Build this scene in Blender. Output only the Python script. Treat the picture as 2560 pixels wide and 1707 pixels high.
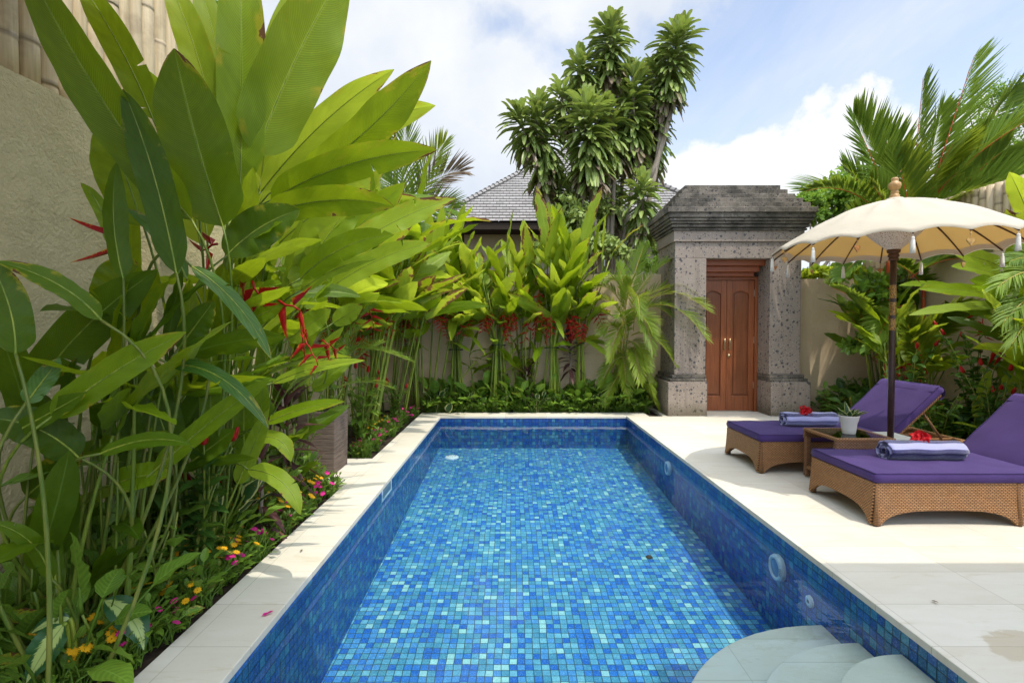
import bpy, math, random
import numpy as np
from mathutils import Vector, Matrix
random.seed(7); RNG = np.random.default_rng(11)
R = math.radians
scene = bpy.context.scene
C = scene.collection
for o in list(bpy.data.objects): bpy.data.objects.remove(o)

# ------------------------------------------------------------------ camera
CAMZ = 1.26; F = 1280.0; PITCH = math.atan(29.5/1280)
cd = bpy.data.cameras.new('camera'); cam = bpy.data.objects.new('camera', cd); C.objects.link(cam)
cam.location = (0, 0, CAMZ); cam.rotation_euler = (R(90)-PITCH, 0, 0)
cd.sensor_width = 36; cd.lens = 18.0; cd.clip_start = .05; cd.clip_end = 2000
scene.camera = cam
# ------------------------------------------------------------------ sun
SUNV = Vector((.27, -.33, 1.0)).normalized()          # towards the sun
sd = bpy.data.lights.new('sun', 'SUN'); sun = bpy.data.objects.new('sun', sd); C.objects.link(sun)
sd.energy = 2.1; sd.angle = R(.55); sd.color = (1.0, .94, .84)
sun.rotation_euler = SUNV.to_track_quat('Z', 'Y').to_euler()
scene.view_settings.view_transform = 'Standard'; scene.view_settings.look = 'None'
scene.view_settings.exposure = 0.58; scene.view_settings.gamma = 1.0
# ------------------------------------------------------------------ helpers: nodes
class NT:
    def __init__(s, tree): s.t = tree; s.n = tree.nodes; s.l = tree.links
    def new(s, typ, **kw):
        nd = s.n.new(typ)
        for k, v in kw.items():
            if k == 'inp':
                for a, b in v.items():
                    if hasattr(b, 'is_output'): s.l.new(b, nd.inputs[a])
                    else: nd.inputs[a].default_value = b
            else: setattr(nd, k, v)
        return nd
    def link(s, a, b): s.l.new(a, b)
    def math(s, op, a, b=None, c=None, clamp=False):
        nd = s.n.new('ShaderNodeMath'); nd.operation = op; nd.use_clamp = clamp
        for i, v in enumerate((a, b, c)):
            if v is None: continue
            if hasattr(v, 'is_output'): s.l.new(v, nd.inputs[i])
            else: nd.inputs[i].default_value = v
        return nd.outputs[0]
    def vmath(s, op, a, b=None, out=0, scale=None):
        nd = s.n.new('ShaderNodeVectorMath'); nd.operation = op
        for i, v in enumerate((a, b)):
            if v is None: continue
            if hasattr(v, 'is_output'): s.l.new(v, nd.inputs[i])
            else: nd.inputs[i].default_value = v
        if scale is not None:
            nd.inputs['Scale'].default_value = scale
        return nd.outputs[out]
    def mix(s, fac, a, b, mode='MIX'):
        nd = s.n.new('ShaderNodeMix'); nd.data_type = 'RGBA'; nd.blend_type = mode; nd.clamp_factor = True
        for k, v in ((0, fac), (6, a), (7, b)):
            if hasattr(v, 'is_output'): s.l.new(v, nd.inputs[k])
            else:
                if k != 0 and len(v) == 3: v = tuple(v)+(1,)
                nd.inputs[k].default_value = v
        return nd.outputs[2]
    def ramp(s, fac, stops, interp='LINEAR'):
        nd = s.n.new('ShaderNodeValToRGB'); cr = nd.color_ramp; cr.interpolation = interp
        while len(cr.elements) > 1: cr.elements.remove(cr.elements[-1])
        for i, (p, c) in enumerate(stops):
            if not hasattr(c, '__len__'): c = (c, c, c)
            e = cr.elements[0] if i == 0 else cr.elements.new(p)
            e.position = p; e.color = tuple(c)[:3]+(1,)
        if hasattr(fac, 'is_output'): s.l.new(fac, nd.inputs[0])
        return nd.outputs[0]
    def noise(s, vec, scale, detail=4, rough=.55, dist=0, out='Fac', dim='3D'):
        nd = s.n.new('ShaderNodeTexNoise'); nd.noise_dimensions = dim
        if vec is not None: s.l.new(vec, nd.inputs['Vector'])
        nd.inputs['Scale'].default_value = scale; nd.inputs['Detail'].default_value = detail
        nd.inputs['Roughness'].default_value = rough; nd.inputs['Distortion'].default_value = dist
        return nd.outputs[out]
    def mapping(s, vec, scale=(1, 1, 1), rot=(0, 0, 0), loc=(0, 0, 0)):
        nd = s.n.new('ShaderNodeMapping'); s.l.new(vec, nd.inputs['Vector'])
        nd.inputs['Scale'].default_value = scale; nd.inputs['Rotation'].default_value = rot
        nd.inputs['Location'].default_value = loc
        return nd.outputs[0]
    def sep(s, vec):
        nd = s.n.new('ShaderNodeSeparateXYZ'); s.l.new(vec, nd.inputs[0]); return nd.outputs
    def comb(s, x, y, z=0.0):
        nd = s.n.new('ShaderNodeCombineXYZ')
        for i, v in enumerate((x, y, z)):
            if hasattr(v, 'is_output'): s.l.new(v, nd.inputs[i])
            else: nd.inputs[i].default_value = v
        return nd.outputs[0]
    def bump(s, h, strength=.3, dist=.01, normal=None):
        nd = s.n.new('ShaderNodeBump'); s.l.new(h, nd.inputs['Height'])
        nd.inputs['Strength'].default_value = strength; nd.inputs['Distance'].default_value = dist
        if normal is not None: s.l.new(normal, nd.inputs['Normal'])
        return nd.outputs[0]
MATS = {}
def mat(name):
    m = bpy.data.materials.new(name); m.use_nodes = True
    t = NT(m.node_tree); t.n.clear()
    out = t.new('ShaderNodeOutputMaterial'); MATS[name] = m
    t.out = out
    return m, t
def pbsdf(t, color, rough=.5, metal=0, spec=.5, normal=None, **kw):
    nd = t.new('ShaderNodeBsdfPrincipled')
    for k, v in (('Base Color', color), ('Roughness', rough), ('Metallic', metal), ('Specular IOR Level', spec)):
        if hasattr(v, 'is_output'): t.link(v, nd.inputs[k])
        else:
            if k == 'Base Color' and len(v) == 3: v = tuple(v)+(1,)
            nd.inputs[k].default_value = v
    if normal is not None: t.link(normal, nd.inputs['Normal'])
    for k, v in kw.items(): nd.inputs[k].default_value = v
    return nd
def uvn(t): return t.new('ShaderNodeUVMap', uv_map='UVMap').outputs[0]
def objc(t): return t.new('ShaderNodeTexCoord').outputs['Object']
def geop(t): return t.new('ShaderNodeNewGeometry').outputs['Position']
def tint(t): return t.new('ShaderNodeVertexColor', layer_name='tint').outputs[0]

# ------------------------------------------------------------------ world: sky + clouds
def pxdir(u, v):
    a = u-1280; b = 853.5-v
    f = Vector((0, math.cos(PITCH), -math.sin(PITCH))); up = Vector((0, math.sin(PITCH), math.cos(PITCH)))
    return (Vector((1, 0, 0))*a + f*F + up*b)
def P(u, v, Y):
    d = pxdir(u, v); d = d*(Y/d.y)
    return Vector((d.x, d.y, CAMZ+d.z))
def D(u, v, Y): return P(u*1.08844, v*1.08844, Y)
w = bpy.data.worlds.new('World'); scene.world = w; w.use_nodes = True
t = NT(w.node_tree); t.n.clear()
wo = t.new('ShaderNodeOutputWorld'); bg = t.new('ShaderNodeBackground')
sky = t.new('ShaderNodeTexSky', sky_type='NISHITA'); sky.sun_disc = False
sky.sun_elevation = math.asin(SUNV.z); sky.sun_rotation = math.atan2(SUNV.x, SUNV.y)
sky.air_density = 1.0; sky.dust_density = .6; sky.ozone_density = 1.6
g = t.new('ShaderNodeTexCoord').outputs['Generated']
sx, sy, sz = t.sep(g)
zz = t.math('ADD', t.math('MAXIMUM', sz, 0.0), .18)
flat = t.comb(t.math('DIVIDE', sx, zz), t.math('DIVIDE', sy, zz), 0.0)
# thin wisps on a high layer
w1 = t.noise(t.mapping(flat, scale=(1.0, .45, 1), rot=(0, 0, R(-35))), 1.5, 7, .62, .5)
w2 = t.noise(t.mapping(flat, scale=(1.6, .5, 1), rot=(0, 0, R(-35)), loc=(3, 1, 0)), 4.2, 8, .6, .3)
wisp = t.math('MULTIPLY', t.ramp(w1, [(.36, 0), (.68, 1)]), t.ramp(w2, [(.25, .35), (.75, 1)]))
# heaped clouds, placed by direction
def blobs(lst):
    m = None
    for (u, v, r) in lst:
        d = pxdir(u, v).normalized()
        dist = t.vmath('DISTANCE', g, tuple(d), out=1)
        b = t.math('MULTIPLY', t.math('SUBTRACT', r/1280, dist), 9.0)
        m = b if m is None else t.math('SMOOTH_MAX', m, b, .25)
    return m
n1 = t.noise(g, 6.5, 8, .58, .15); n2 = t.noise(g, 22, 6, .6)
def cloud(lst, amp, lo, hi):
    b = blobs(lst)
    s = t.math('ADD', b, t.math('MULTIPLY', t.math('SUBTRACT', n1, .5), amp))
    s = t.math('ADD', s, t.math('MULTIPLY', t.math('SUBTRACT', n2, .5), amp*.28))
    return t.ramp(s, [(lo, 0), (hi, 1)])
cu = cloud([(1790, 450, 95), (1900, 430, 110), (2040, 420, 120), (2150, 400, 130), (1700, 520, 120), (2300, 480, 160), (2100, 520, 160)], 1.7, 0, .14)
big = cloud([(1270, 250, 190), (1120, 330, 260), (900, 180, 260), (1000, 60, 230), (720, 60, 260), (500, 200, 400), (1180, 420, 200), (-200, 0, 900), (1500, -700, 500), (1150, 180, 130)], 2.0, 0, .55)
veil = t.math('MULTIPLY', wisp, .72)
base = sky.outputs[0]
hs = t.new('ShaderNodeHueSaturation', inp={'Saturation': .78, 'Value': 2.1, 'Color': base})
skyc = hs.outputs[0]
c1 = t.mix(veil, skyc, (7.2, 7.5, 7.9))
sh = t.noise(g, 3.2, 5, .55)
cc = t.mix(t.ramp(sh, [(.36, 0), (.62, 1)]), (5.9, 6.4, 7.2), (7.9, 8.05, 8.2))
c2 = t.mix(t.math('MULTIPLY', big, .93), c1, cc)
c3 = t.mix(t.math('MULTIPLY', cu, .97), c2, (8.3, 8.4, 8.5))
# haze band low down
hz = t.ramp(sz, [(0.0, 1), (.22, .25), (.45, 0)])
c4 = t.mix(t.math('MULTIPLY', hz, .75), c3, (6.6, 7.2, 8.0))
# added warm glow around the sun, out of view behind the camera, lifts shade
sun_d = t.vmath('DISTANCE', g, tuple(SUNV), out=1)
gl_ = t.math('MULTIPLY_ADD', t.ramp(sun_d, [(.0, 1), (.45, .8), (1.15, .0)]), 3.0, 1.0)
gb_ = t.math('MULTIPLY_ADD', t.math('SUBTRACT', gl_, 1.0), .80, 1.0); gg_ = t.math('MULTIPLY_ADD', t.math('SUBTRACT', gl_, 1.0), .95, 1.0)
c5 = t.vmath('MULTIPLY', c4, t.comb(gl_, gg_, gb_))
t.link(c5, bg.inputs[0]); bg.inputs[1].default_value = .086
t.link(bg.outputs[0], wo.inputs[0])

# ------------------------------------------------------------------ mesh builder
class MB:
    def __init__(s): s.v = []; s.nv = 0; s.f = []; s.uv = []; s.col = []
    def add(s, verts, faces, uv=None, col=(.5, 0, .5)):
        """verts (n,3); faces (m,k) array or list of lists; uv (n,2) per vertex or None (box mapped in metres)"""
        verts = np.asarray(verts, float).reshape(-1, 3)
        s.v.append(verts); n = len(verts)
        c = np.asarray(col, float)
        if c.ndim == 1: c = np.tile(c, (n, 1))
        s.col.append(c)
        if isinstance(faces, np.ndarray): faces = [faces]
        else:
            d = {}
            for fc in faces: d.setdefault(len(fc), []).append(fc)
            faces = [np.array(a) for a in d.values()]
        for fa in faces:
            if uv is None:
                p = verts[fa]
                nr = np.cross(p[:, 1]-p[:, 0], p[:, 2]-p[:, 0]); a = np.argmax(np.abs(nr), 1)
                ix = np.array([[1, 2], [0, 2], [0, 1]])[a]
                u = np.take_along_axis(p, ix[:, None, :].repeat(p.shape[1], 1), 2)
            else: u = np.asarray(uv, float)[fa]
            s.f.append(fa+s.nv); s.uv.append(u.reshape(-1, 2))
        s.nv += n
        return s
    def box(s, x0, y0, z0, x1, y1, z1, M=None, col=(.5, 0, .5)):
        v = np.array([(x, y, z) for z in (z0, z1) for y in (y0, y1) for x in (x0, x1)], float)
        f = np.array([(0, 2, 3, 1), (4, 5, 7, 6), (0, 1, 5, 4), (2, 6, 7, 3), (0, 4, 6, 2), (1, 3, 7, 5)])
        if M is not None: 
            s0 = len(s.v); 
            p = v[f]; 
            nr = np.cross(p[:, 1]-p[:, 0], p[:, 2]-p[:, 0]); a = np.argmax(np.abs(nr), 1)
            ix = np.array([[1, 2], [0, 2], [0, 1]])[a]
            u = np.take_along_axis(p, ix[:, None, :].repeat(4, 1), 2).reshape(-1, 2)
            vv = np.array([M @ Vector(q) for q in v])
            s.v.append(vv); s.col.append(np.tile(np.array(col, float), (8, 1))); s.f.append(f+s.nv); s.uv.append(u); s.nv += 8
            return s
        return s.add(v, f, col=col)
    def grid(s, Pt, col=(.5, 0, .5), uv=None, closeu=False):
        """Pt (a,b,3) grid"""
        a, b = Pt.shape[:2]
        idx = np.arange(a*b).reshape(a, b)
        if closeu: idx = np.concatenate([idx, idx[:1]], 0)
        f = np.stack([idx[:-1, :-1], idx[1:, :-1], idx[1:, 1:], idx[:-1, 1:]], -1).reshape(-1, 4)
        if uv is not None: uv = uv.reshape(-1, 2)
        c = np.asarray(col, float)
        if c.ndim == 3: c = c.reshape(-1, 3)
        return s.add(Pt.reshape(-1, 3), f, uv, c)
    def tube(s, pts, rad, sides=8, col=(.5, 0, .5), caps=True, uvs=1.0):
        pts = np.asarray([tuple(p) for p in pts], float); n = len(pts)
        rad = np.full(n, rad, float) if np.isscalar(rad) else np.asarray(rad, float)
        T = np.gradient(pts, axis=0); T /= (np.linalg.norm(T, axis=1)[:, None]+1e-9)
        a = np.array([0, 0, 1.0]) if abs(T[0, 2]) < .9 else np.array([1.0, 0, 0])
        N = np.cross(T[0], a); N /= np.linalg.norm(N); Ns = [N]
        for i in range(1, n):
            N = Ns[-1]-T[i]*np.dot(Ns[-1], T[i]); N /= (np.linalg.norm(N)+1e-9); Ns.append(N)
        Ns = np.array(Ns); B = np.cross(T, Ns)
        an = np.linspace(0, 2*np.pi, sides+1)
        ring = pts[:, None] + rad[:, None, None]*(np.cos(an)[None, :, None]*Ns[:, None]+np.sin(an)[None, :, None]*B[:, None])
        ln = np.concatenate([[0], np.cumsum(np.linalg.norm(np.diff(pts, axis=0), axis=1))])
        uv = np.stack([np.tile(an/(2*np.pi)*uvs, (n, 1)), np.tile(ln[:, None], (1, sides+1))], -1)
        idx = np.arange(n*sides).reshape(n, sides); j = (np.arange(sides)+1) % sides
        V = ring[:, :-1].reshape(-1, 3)
        f = np.stack([idx[:-1], idx[:-1][:, j], idx[1:][:, j], idx[1:]], -1).reshape(-1, 4)
        # per-loop uv
        ii = np.arange(n*(sides+1)).reshape(n, sides+1)
        fu = np.stack([ii[:-1, :-1], ii[:-1, 1:], ii[1:, 1:], ii[1:, :-1]], -1).reshape(-1, 4)
        s.v.append(V); s.col.append(np.tile(np.array(col, float), (len(V), 1)))
        s.f.append(f+s.nv); s.uv.append(uv.reshape(-1, 2)[fu].reshape(-1, 2))
        if caps:
            for k, rev in ((0, True), (n-1, False)):
                c = idx[k][::-1] if rev else idx[k]
                s.f.append(np.array([c])+s.nv); s.uv.append(np.zeros((sides, 2)))
        s.nv += len(V)
        return s
    def lathe(s, prof, c=(0, 0, 0), sides=24, col=(.5, 0, .5), M=None):
        prof = np.array(prof, float); an = np.linspace(0, 2*np.pi, sides, endpoint=False)
        Pt = np.stack([np.cos(an)[:, None]*prof[None, :, 0], np.sin(an)[:, None]*prof[None, :, 0], np.tile(prof[None, :, 1], (sides, 1))], -1)
        if M is not None: Pt = np.array([[tuple(M @ Vector(q)) for q in r] for r in Pt])
        Pt = Pt+np.array(c)
        return s.grid(Pt, col, closeu=True)
    def prism(s, poly, z0, z1, axis=2, M=None, col=(.5, 0, .5)):
        """poly: list of 2D points extruded along axis"""
        n = len(poly); o = [i for i in range(3) if i != axis]; v = []
        for z in (z0, z1):
            for p in poly:
                q = [0, 0, 0]; q[o[0]] = p[0]; q[o[1]] = p[1]; q[axis] = z; v.append(q)
        f = [list(range(n))[::-1], list(range(n, 2*n))]+[[i, (i+1) % n, n+(i+1) % n, n+i] for i in range(n)]
        if M is not None: v = [tuple(M @ Vector(q)) for q in v]
        return s.add(v, f, col=col)
    def build(s, name, material, parent=None, smooth=False, bevel=0, solid=0, loc=None, sub=0, autosm=False):
        V = np.concatenate(s.v); base = Vector((0, 0, 0))
        if parent is not None:
            r = parent
            while r.parent is not None: r = r.parent
            base = r.location.copy()
        elif loc is not None: base = Vector(loc)
        V = V-np.array(base)
        me = bpy.data.meshes.new(name)
        tot = np.concatenate([np.full(len(f), f.shape[1]) for f in s.f]); loops = np.concatenate([f.ravel() for f in s.f])
        me.vertices.add(len(V)); me.vertices.foreach_set('co', V.astype(np.float32).ravel())
        me.loops.add(len(loops)); me.loops.foreach_set('vertex_index', loops.astype(np.int32))
        me.polygons.add(len(tot)); st = np.concatenate([[0], np.cumsum(tot)[:-1]])
        me.polygons.foreach_set('loop_start', st.astype(np.int32))
        me.polygons.foreach_set('loop_total', tot.astype(np.int32))
        uvl = me.uv_layers.new(name='UVMap'); uvl.data.foreach_set('uv', np.concatenate(s.uv).astype(np.float32).ravel())
        ca = me.color_attributes.new('tint', 'FLOAT_COLOR', 'POINT')
        cc = np.concatenate(s.col); cc = np.concatenate([cc, np.ones((len(cc), 1))], 1)
        ca.data.foreach_set('color', cc.astype(np.float32).ravel())
        me.polygons.foreach_set('use_smooth', np.full(len(tot), bool(smooth)))
        me.update(calc_edges=True); me.validate()
        me.materials.append(MATS[material] if isinstance(material, str) else material)
        ob = bpy.data.objects.new(name, me); C.objects.link(ob)
        if parent is not None: ob.parent = parent
        else: ob.location = base
        if bevel:
            m = ob.modifiers.new('bevel', 'BEVEL'); m.width = bevel; m.segments = 2; m.limit_method = 'ANGLE'; m.angle_limit = R(40)
            m.harden_normals = False
        if solid:
            m = ob.modifiers.new('solid', 'SOLIDIFY'); m.thickness = solid; m.offset = -1
        if sub:
            m = ob.modifiers.new('sub', 'SUBSURF'); m.levels = sub; m.render_levels = sub
        return ob
def tag(o, label=None, cat=None, group=None, kind=None):
    if label: o['label'] = label
    if cat: o['category'] = cat
    if group: o['group'] = group
    if kind: o['kind'] = kind
    return o
def thing(name, label, cat, loc=(0, 0, 0), group=None, rz=0):
    o = bpy.data.objects.new(name, None); C.objects.link(o); o.location = loc; o.rotation_euler = (0, 0, rz)
    o.empty_display_size = .1
    return tag(o, label, cat, group)
def copy_tree(o, parent=None):
    c = o.copy(); C.objects.link(c)
    if parent is not None: c.parent = parent
    for ch in list(o.children): copy_tree(ch, c)
    return c

# ------------------------------------------------------------------ plant primitives
V3 = lambda *a: np.array(a, float)
def nrm(a): a = np.asarray(a, float); return a/(np.linalg.norm(a)+1e-9)
def prof_heli(t):
    a = np.clip(t/.13, 0, 1)**.55*(.90+.10*np.clip(t/.45, 0, 1))
    b = 1-np.clip((t-.50)/.50, 0, 1)**2.3
    return a*np.clip(b, 0, 1)**.9*.93
def prof_lance(t): return np.clip(np.sin(np.pi*np.clip(t, 0, 1)**.75), 0, 1)**.85
def prof_strap(t):
    return np.clip(t/.25, 0, 1)**.6*.35+np.clip(np.sin(np.pi*np.clip(t, 0, 1)**1.1), 0, 1)**.7*.65
def prof_oval(t): return np.clip(np.sin(np.pi*np.clip(t, 0, 1)**.85), 0, 1)**.6
def leaf(mb, p0, p2, w, n=(0, 0, 1), sag=(0, 0, 0), fold=.18, seg=10, ws=2, prof=prof_heli, col=(.5, 0, .5), wave=.02, twist=0., tears=0, curl=0.):
    p0 = np.asarray(tuple(p0), float); p2 = np.asarray(tuple(p2), float); sag = np.asarray(sag, float)
    L = np.linalg.norm(p2-p0)+1e-9
    tt = np.linspace(0, 1, seg+1); pm = (p0+p2)/2+sag
    M = ((1-tt)**2)[:, None]*p0+(2*tt*(1-tt))[:, None]*pm+(tt**2)[:, None]*p2
    T = (2*(1-tt))[:, None]*(pm-p0)+(2*tt)[:, None]*(p2-pm); T /= (np.linalg.norm(T, axis=1)[:, None]+1e-9)
    n = nrm(n); S = np.cross(T, n); S /= (np.linalg.norm(S, axis=1)[:, None]+1e-9); N = np.cross(S, T)
    if twist:
        an = twist*tt; S, N = S*np.cos(an)[:, None]+N*np.sin(an)[:, None], N*np.cos(an)[:, None]-S*np.sin(an)[:, None]
    vv = np.linspace(-1, 1, 2*ws+1); hw = w/2*prof(tt)+w*.01
    ph = random.random()*6.28; ph2 = random.random()*6.28; fr = 2.2+random.random()*2.5
    k = np.abs(vv)
    wv = wave*w*6*(np.sin(tt[:, None]*fr*6.28/2+ph+np.sign(vv)[None]*ph2)*.6+np.sin(tt[:, None]*fr*9+ph2+vv[None])*.4)*k[None]**1.5*prof(tt)[:, None]
    up = fold*k[None]*hw[:, None]-curl*(k[None]**2)*hw[:, None]+wv
    G = M[:, None]+S[:, None]*(vv[None, :, None]*hw[:, None, None])+N[:, None]*up[:, :, None]
    uv = np.stack([np.tile(tt[:, None], (1, 2*ws+1)), np.tile((vv*.5+.5)[None], (seg+1, 1))], -1)
    c = np.tile(np.array([col[0], col[1], random.random() if len(col) < 3 or col[2] == .5 else col[2]], float), ((seg+1)*(2*ws+1), 1))
    a, b = G.shape[:2]; idx = np.arange(a*b).reshape(a, b)
    f = np.stack([idx[:-1, :-1], idx[1:, :-1], idx[1:, 1:], idx[:-1, 1:]], -1)
    VV = G.reshape(-1, 3); UU = uv.reshape(-1, 2)
    for _ in range(tears):
        # the blade splits along a side vein: a wedge opens from the margin towards the midrib
        r = random.randint(2, seg-2); d = random.randint(max(1, ws-2), ws); left = random.random() < .5
        cols = list(range(0, d)) if left else list(range(2*ws+1-d, 2*ws+1)); op = random.uniform(.35, .8)
        base_n = len(VV); mp = {}; nv_, nu_ = [], []
        for j in cols:
            q = op*((abs(vv[j])-abs(vv[cols[-1] if left else cols[0]]))/(1-abs(vv[cols[-1] if left else cols[0]])+1e-6))
            mp[idx[r, j]] = base_n+len(nv_); nv_.append(G[r, j]*(1-q)+G[r+1, j]*q+N[r]*w*.015*q); nu_.append(uv[r, j])
        VV = np.concatenate([VV, np.array(nv_)]); UU = np.concatenate([UU, np.array(nu_)]); c = np.concatenate([c, np.tile(c[:1], (len(nv_), 1))])
        for j in range(b-1):
            for k_ in range(4):
                if f[r, j, k_] in mp: f[r, j, k_] = mp[f[r, j, k_]]
    f = f.reshape(-1, 4)
    mb.add(VV, f, UU, c)
    return T[0]
def frond(mb, base, tip, sag, n=34, ll=.3, lw=.022, up=(0, 0, 1), droop=.5, col=(.5, 0, .5), ang=1.0, rb=.008, stalk=.18, mbr=None, vee=.3, seg=2):
    """feather palm frond: rachis curve + paired leaflets"""
    base = np.asarray(tuple(base), float); tip = np.asarray(tuple(tip), float)
    pm = (base+tip)/2+np.asarray(sag, float)
    tt = np.linspace(0, 1, 14)
    M = ((1-tt)**2)[:, None]*base+(2*tt*(1-tt))[:, None]*pm+(tt**2)[:, None]*tip
    (mbr or mb).tube(M, np.linspace(rb, rb*.25, 14), 5, col=(col[0], 0, .5), caps=False)
    for i in range(n):
        t0 = stalk+(1-stalk)*(i+.5)/n
        p = (1-t0)**2*base+2*t0*(1-t0)*pm+t0**2*tip
        T = nrm(2*(1-t0)*(pm-base)+2*t0*(tip-pm))
        S = np.cross(T, up); S = nrm(S); N = np.cross(S, T)
        s0 = (t0-stalk)/(1-stalk)
        l = ll*(.55+.6*math.sin(math.pi*min(1, s0*.85+.12)))*random.uniform(.9, 1.08)*(1 if s0 < .9 else .8)
        a = ang*(1.12-.75*s0)*random.uniform(.93, 1.07)
        for sd_ in (-1, 1):
            d = T*math.cos(a)+S*sd_*math.sin(a)+N*vee
            d = nrm(d+RNG.normal(0, .04, 3))
            e = p+d*l; e[2] -= droop*l*random.uniform(.25, .6)
            leaf(mb, p, e, lw, n=N+S*sd_*-.3, sag=(0, 0, droop*l*.16), fold=.3, seg=seg+1, ws=1, prof=prof_lance, col=col, wave=0)

# ================================================================== MATERIALS
def simple(name, col, rough=.6, spec=.4, noise=.12, nscale=30, bump=0., bscale=60, metal=0, **kw):
    m, t = mat(name); p = geop(t)
    n = t.noise(p, nscale, 4)
    c = t.mix(t.ramp(n, [(.3, 0), (.7, 1)]), tuple(x*(1-noise) for x in col), tuple(min(1, x*(1+noise)) for x in col))
    nb = t.bump(t.noise(p, bscale, 5), bump, .005) if bump else None
    s = pbsdf(t, c, rough, metal, spec, nb, **kw); t.link(s.outputs[0], t.out.inputs[0]); return m
def leafmat(name, dark, light, trans, yellow=(.42, .36, .02), brown=(.20, .095, .04), rough=.42, tmix=.42, vein=1., vfreq=80, skew=30, spec=.24, var=1.0, midc=None):
    m, t = mat(name); uv = uvn(t); u, v, _ = t.sep(uv); tr, tg, tb = t.sep(tint(t))
    av = t.math('ABSOLUTE', t.math('SUBTRACT', v, .5))
    # side veins run out from the midrib and sweep towards the tip
    ph = t.math('SUBTRACT', t.math('MULTIPLY', u, vfreq), t.math('MULTIPLY', t.math('POWER', av, 1.4), skew))
    st = t.math('MULTIPLY_ADD', t.math('SINE', t.math('MULTIPLY', ph, 6.283)), .5, .5)
    nz = t.noise(t.comb(t.math('MULTIPLY', ph, .22), t.math('ADD', t.math('MULTIPLY', av, 1.5), t.math('MULTIPLY', tb, 40)), tb), 1.0, 3, .6)
    nz2 = t.noise(t.comb(t.math('MULTIPLY', u, 4), t.math('MULTIPLY', v, 3), t.math('MULTIPLY', tb, 60)), 1.6, 4, .6)
    f = t.math('ADD', t.math('MULTIPLY', st, .30*vein), t.math('MULTIPLY', nz, .55))
    f = t.math('ADD', f, t.math('MULTIPLY', t.math('SUBTRACT', tr, .5), 1.1*var))
    f = t.math('ADD', f, t.math('MULTIPLY', t.math('SUBTRACT', nz2, .5), .5), clamp=True)
    c = t.mix(f, dark, light)
    mid = t.ramp(av, [(.010, 1), (.028, 0)])
    c = t.mix(t.math('MULTIPLY', mid, .7), c, midc or tuple(min(1, x*1.5+.03) for x in light))
    # age: margins turn yellow, then brown
    big = t.noise(t.comb(t.math('MULTIPLY', u, 5.5), t.math('MULTIPLY', v, 1.6), t.math('MULTIPLY', tb, 90)), 1.0, 5, .62)
    edge = t.math('ADD', t.math('MULTIPLY', av, .95), t.math('MULTIPLY', t.math('POWER', u, 3.0), .40))
    e = t.math('ADD', edge, t.math('MULTIPLY', t.math('SUBTRACT', big, .5), 1.9))
    e = t.math('ADD', e, t.math('MULTIPLY', tg, .80))
    br = t.ramp(t.math('SUBTRACT', e, .38), [(.62, 0), (.65, 1)]); ye = t.ramp(t.math('SUBTRACT', e, .38), [(.42, 0), (.63, 1)])
    on = t.math('GREATER_THAN', tg, .12)
    ye = t.math('MULTIPLY', ye, on); br = t.math('MULTIPLY', br, on)
    c = t.mix(t.math('MULTIPLY', ye, .8), c, yellow); c = t.mix(br, c, brown)
    tc = t.mix(t.math('MULTIPLY', ye, .7), t.mix(f, tuple(x*.55 for x in trans), trans), (.55, .45, .04)); tc = t.mix(br, tc, brown)
    tc = t.mix(t.math('MULTIPLY', mid, .6), tc, tuple(x*.35 for x in trans))
    c = t.mix(t.math('MULTIPLY', br, t.noise(uv, 30, 4)), c, tuple(x*.3 for x in brown))
    bmp = t.bump(t.math('ADD', t.math('MULTIPLY', st, .5*vein), t.math('MULTIPLY', nz, 1.0)), .2, .003)
    s = pbsdf(t, c, rough, 0, spec, bmp)
    tl = t.new('ShaderNodeBsdfTranslucent'); t.link(tc, tl.inputs[0]); t.link(bmp, tl.inputs['Normal'])
    ms = t.new('ShaderNodeMixShader'); ms.inputs[0].default_value = tmix
    t.link(s.outputs[0], ms.inputs[1]); t.link(tl.outputs[0], ms.inputs[2]); t.link(ms.outputs[0], t.out.inputs[0])
    return m
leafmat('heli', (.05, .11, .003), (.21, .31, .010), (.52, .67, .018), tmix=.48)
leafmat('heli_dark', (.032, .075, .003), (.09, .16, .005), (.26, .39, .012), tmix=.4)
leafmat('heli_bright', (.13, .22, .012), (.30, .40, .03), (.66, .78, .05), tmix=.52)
leafmat('small_leaf', (.06, .14, .016), (.19, .32, .035), (.30, .45, .04), vfreq=9, skew=6, vein=1.3, rough=.4, tmix=.3, spec=.35)
leafmat('blue_leaf', (.03, .085, .012), (.085, .175, .025), (.20, .36, .03), vfreq=8, skew=6, rough=.4, tmix=.25, spec=.35)
leafmat('palm_leaf', (.075, .15, .014), (.26, .37, .035), (.46, .60, .045), vfreq=1, skew=0, vein=.2, rough=.55, spec=.3, tmix=.32)
leafmat('palm_bright', (.10, .18, .014), (.30, .38, .03), (.55, .62, .05), vfreq=1, skew=0, vein=.2, rough=.5, spec=.3, tmix=.38)
leafmat('strap_leaf', (.13, .20, .04), (.46, .54, .17), (.42, .54, .08), vfreq=1, skew=0, vein=.2, rough=.33, tmix=.22, brown=(.32, .24, .17), yellow=(.30, .28, .12))
leafmat('tree_leaf', (.06, .14, .014), (.20, .34, .04), (.40, .60, .06), vfreq=4, skew=3, rough=.4, tmix=.4)
leafmat('cordy_leaf', (.035, .02, .022), (.13, .055, .05), (.22, .06, .05), vfreq=1, skew=0, vein=.3, rough=.35, tmix=.25, yellow=(.25, .08, .05))
leafmat('dead_leaf', (.10, .07, .045), (.26, .19, .12), (.2, .14, .08), vfreq=3, skew=0, rough=.8, tmix=.2)
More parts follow.
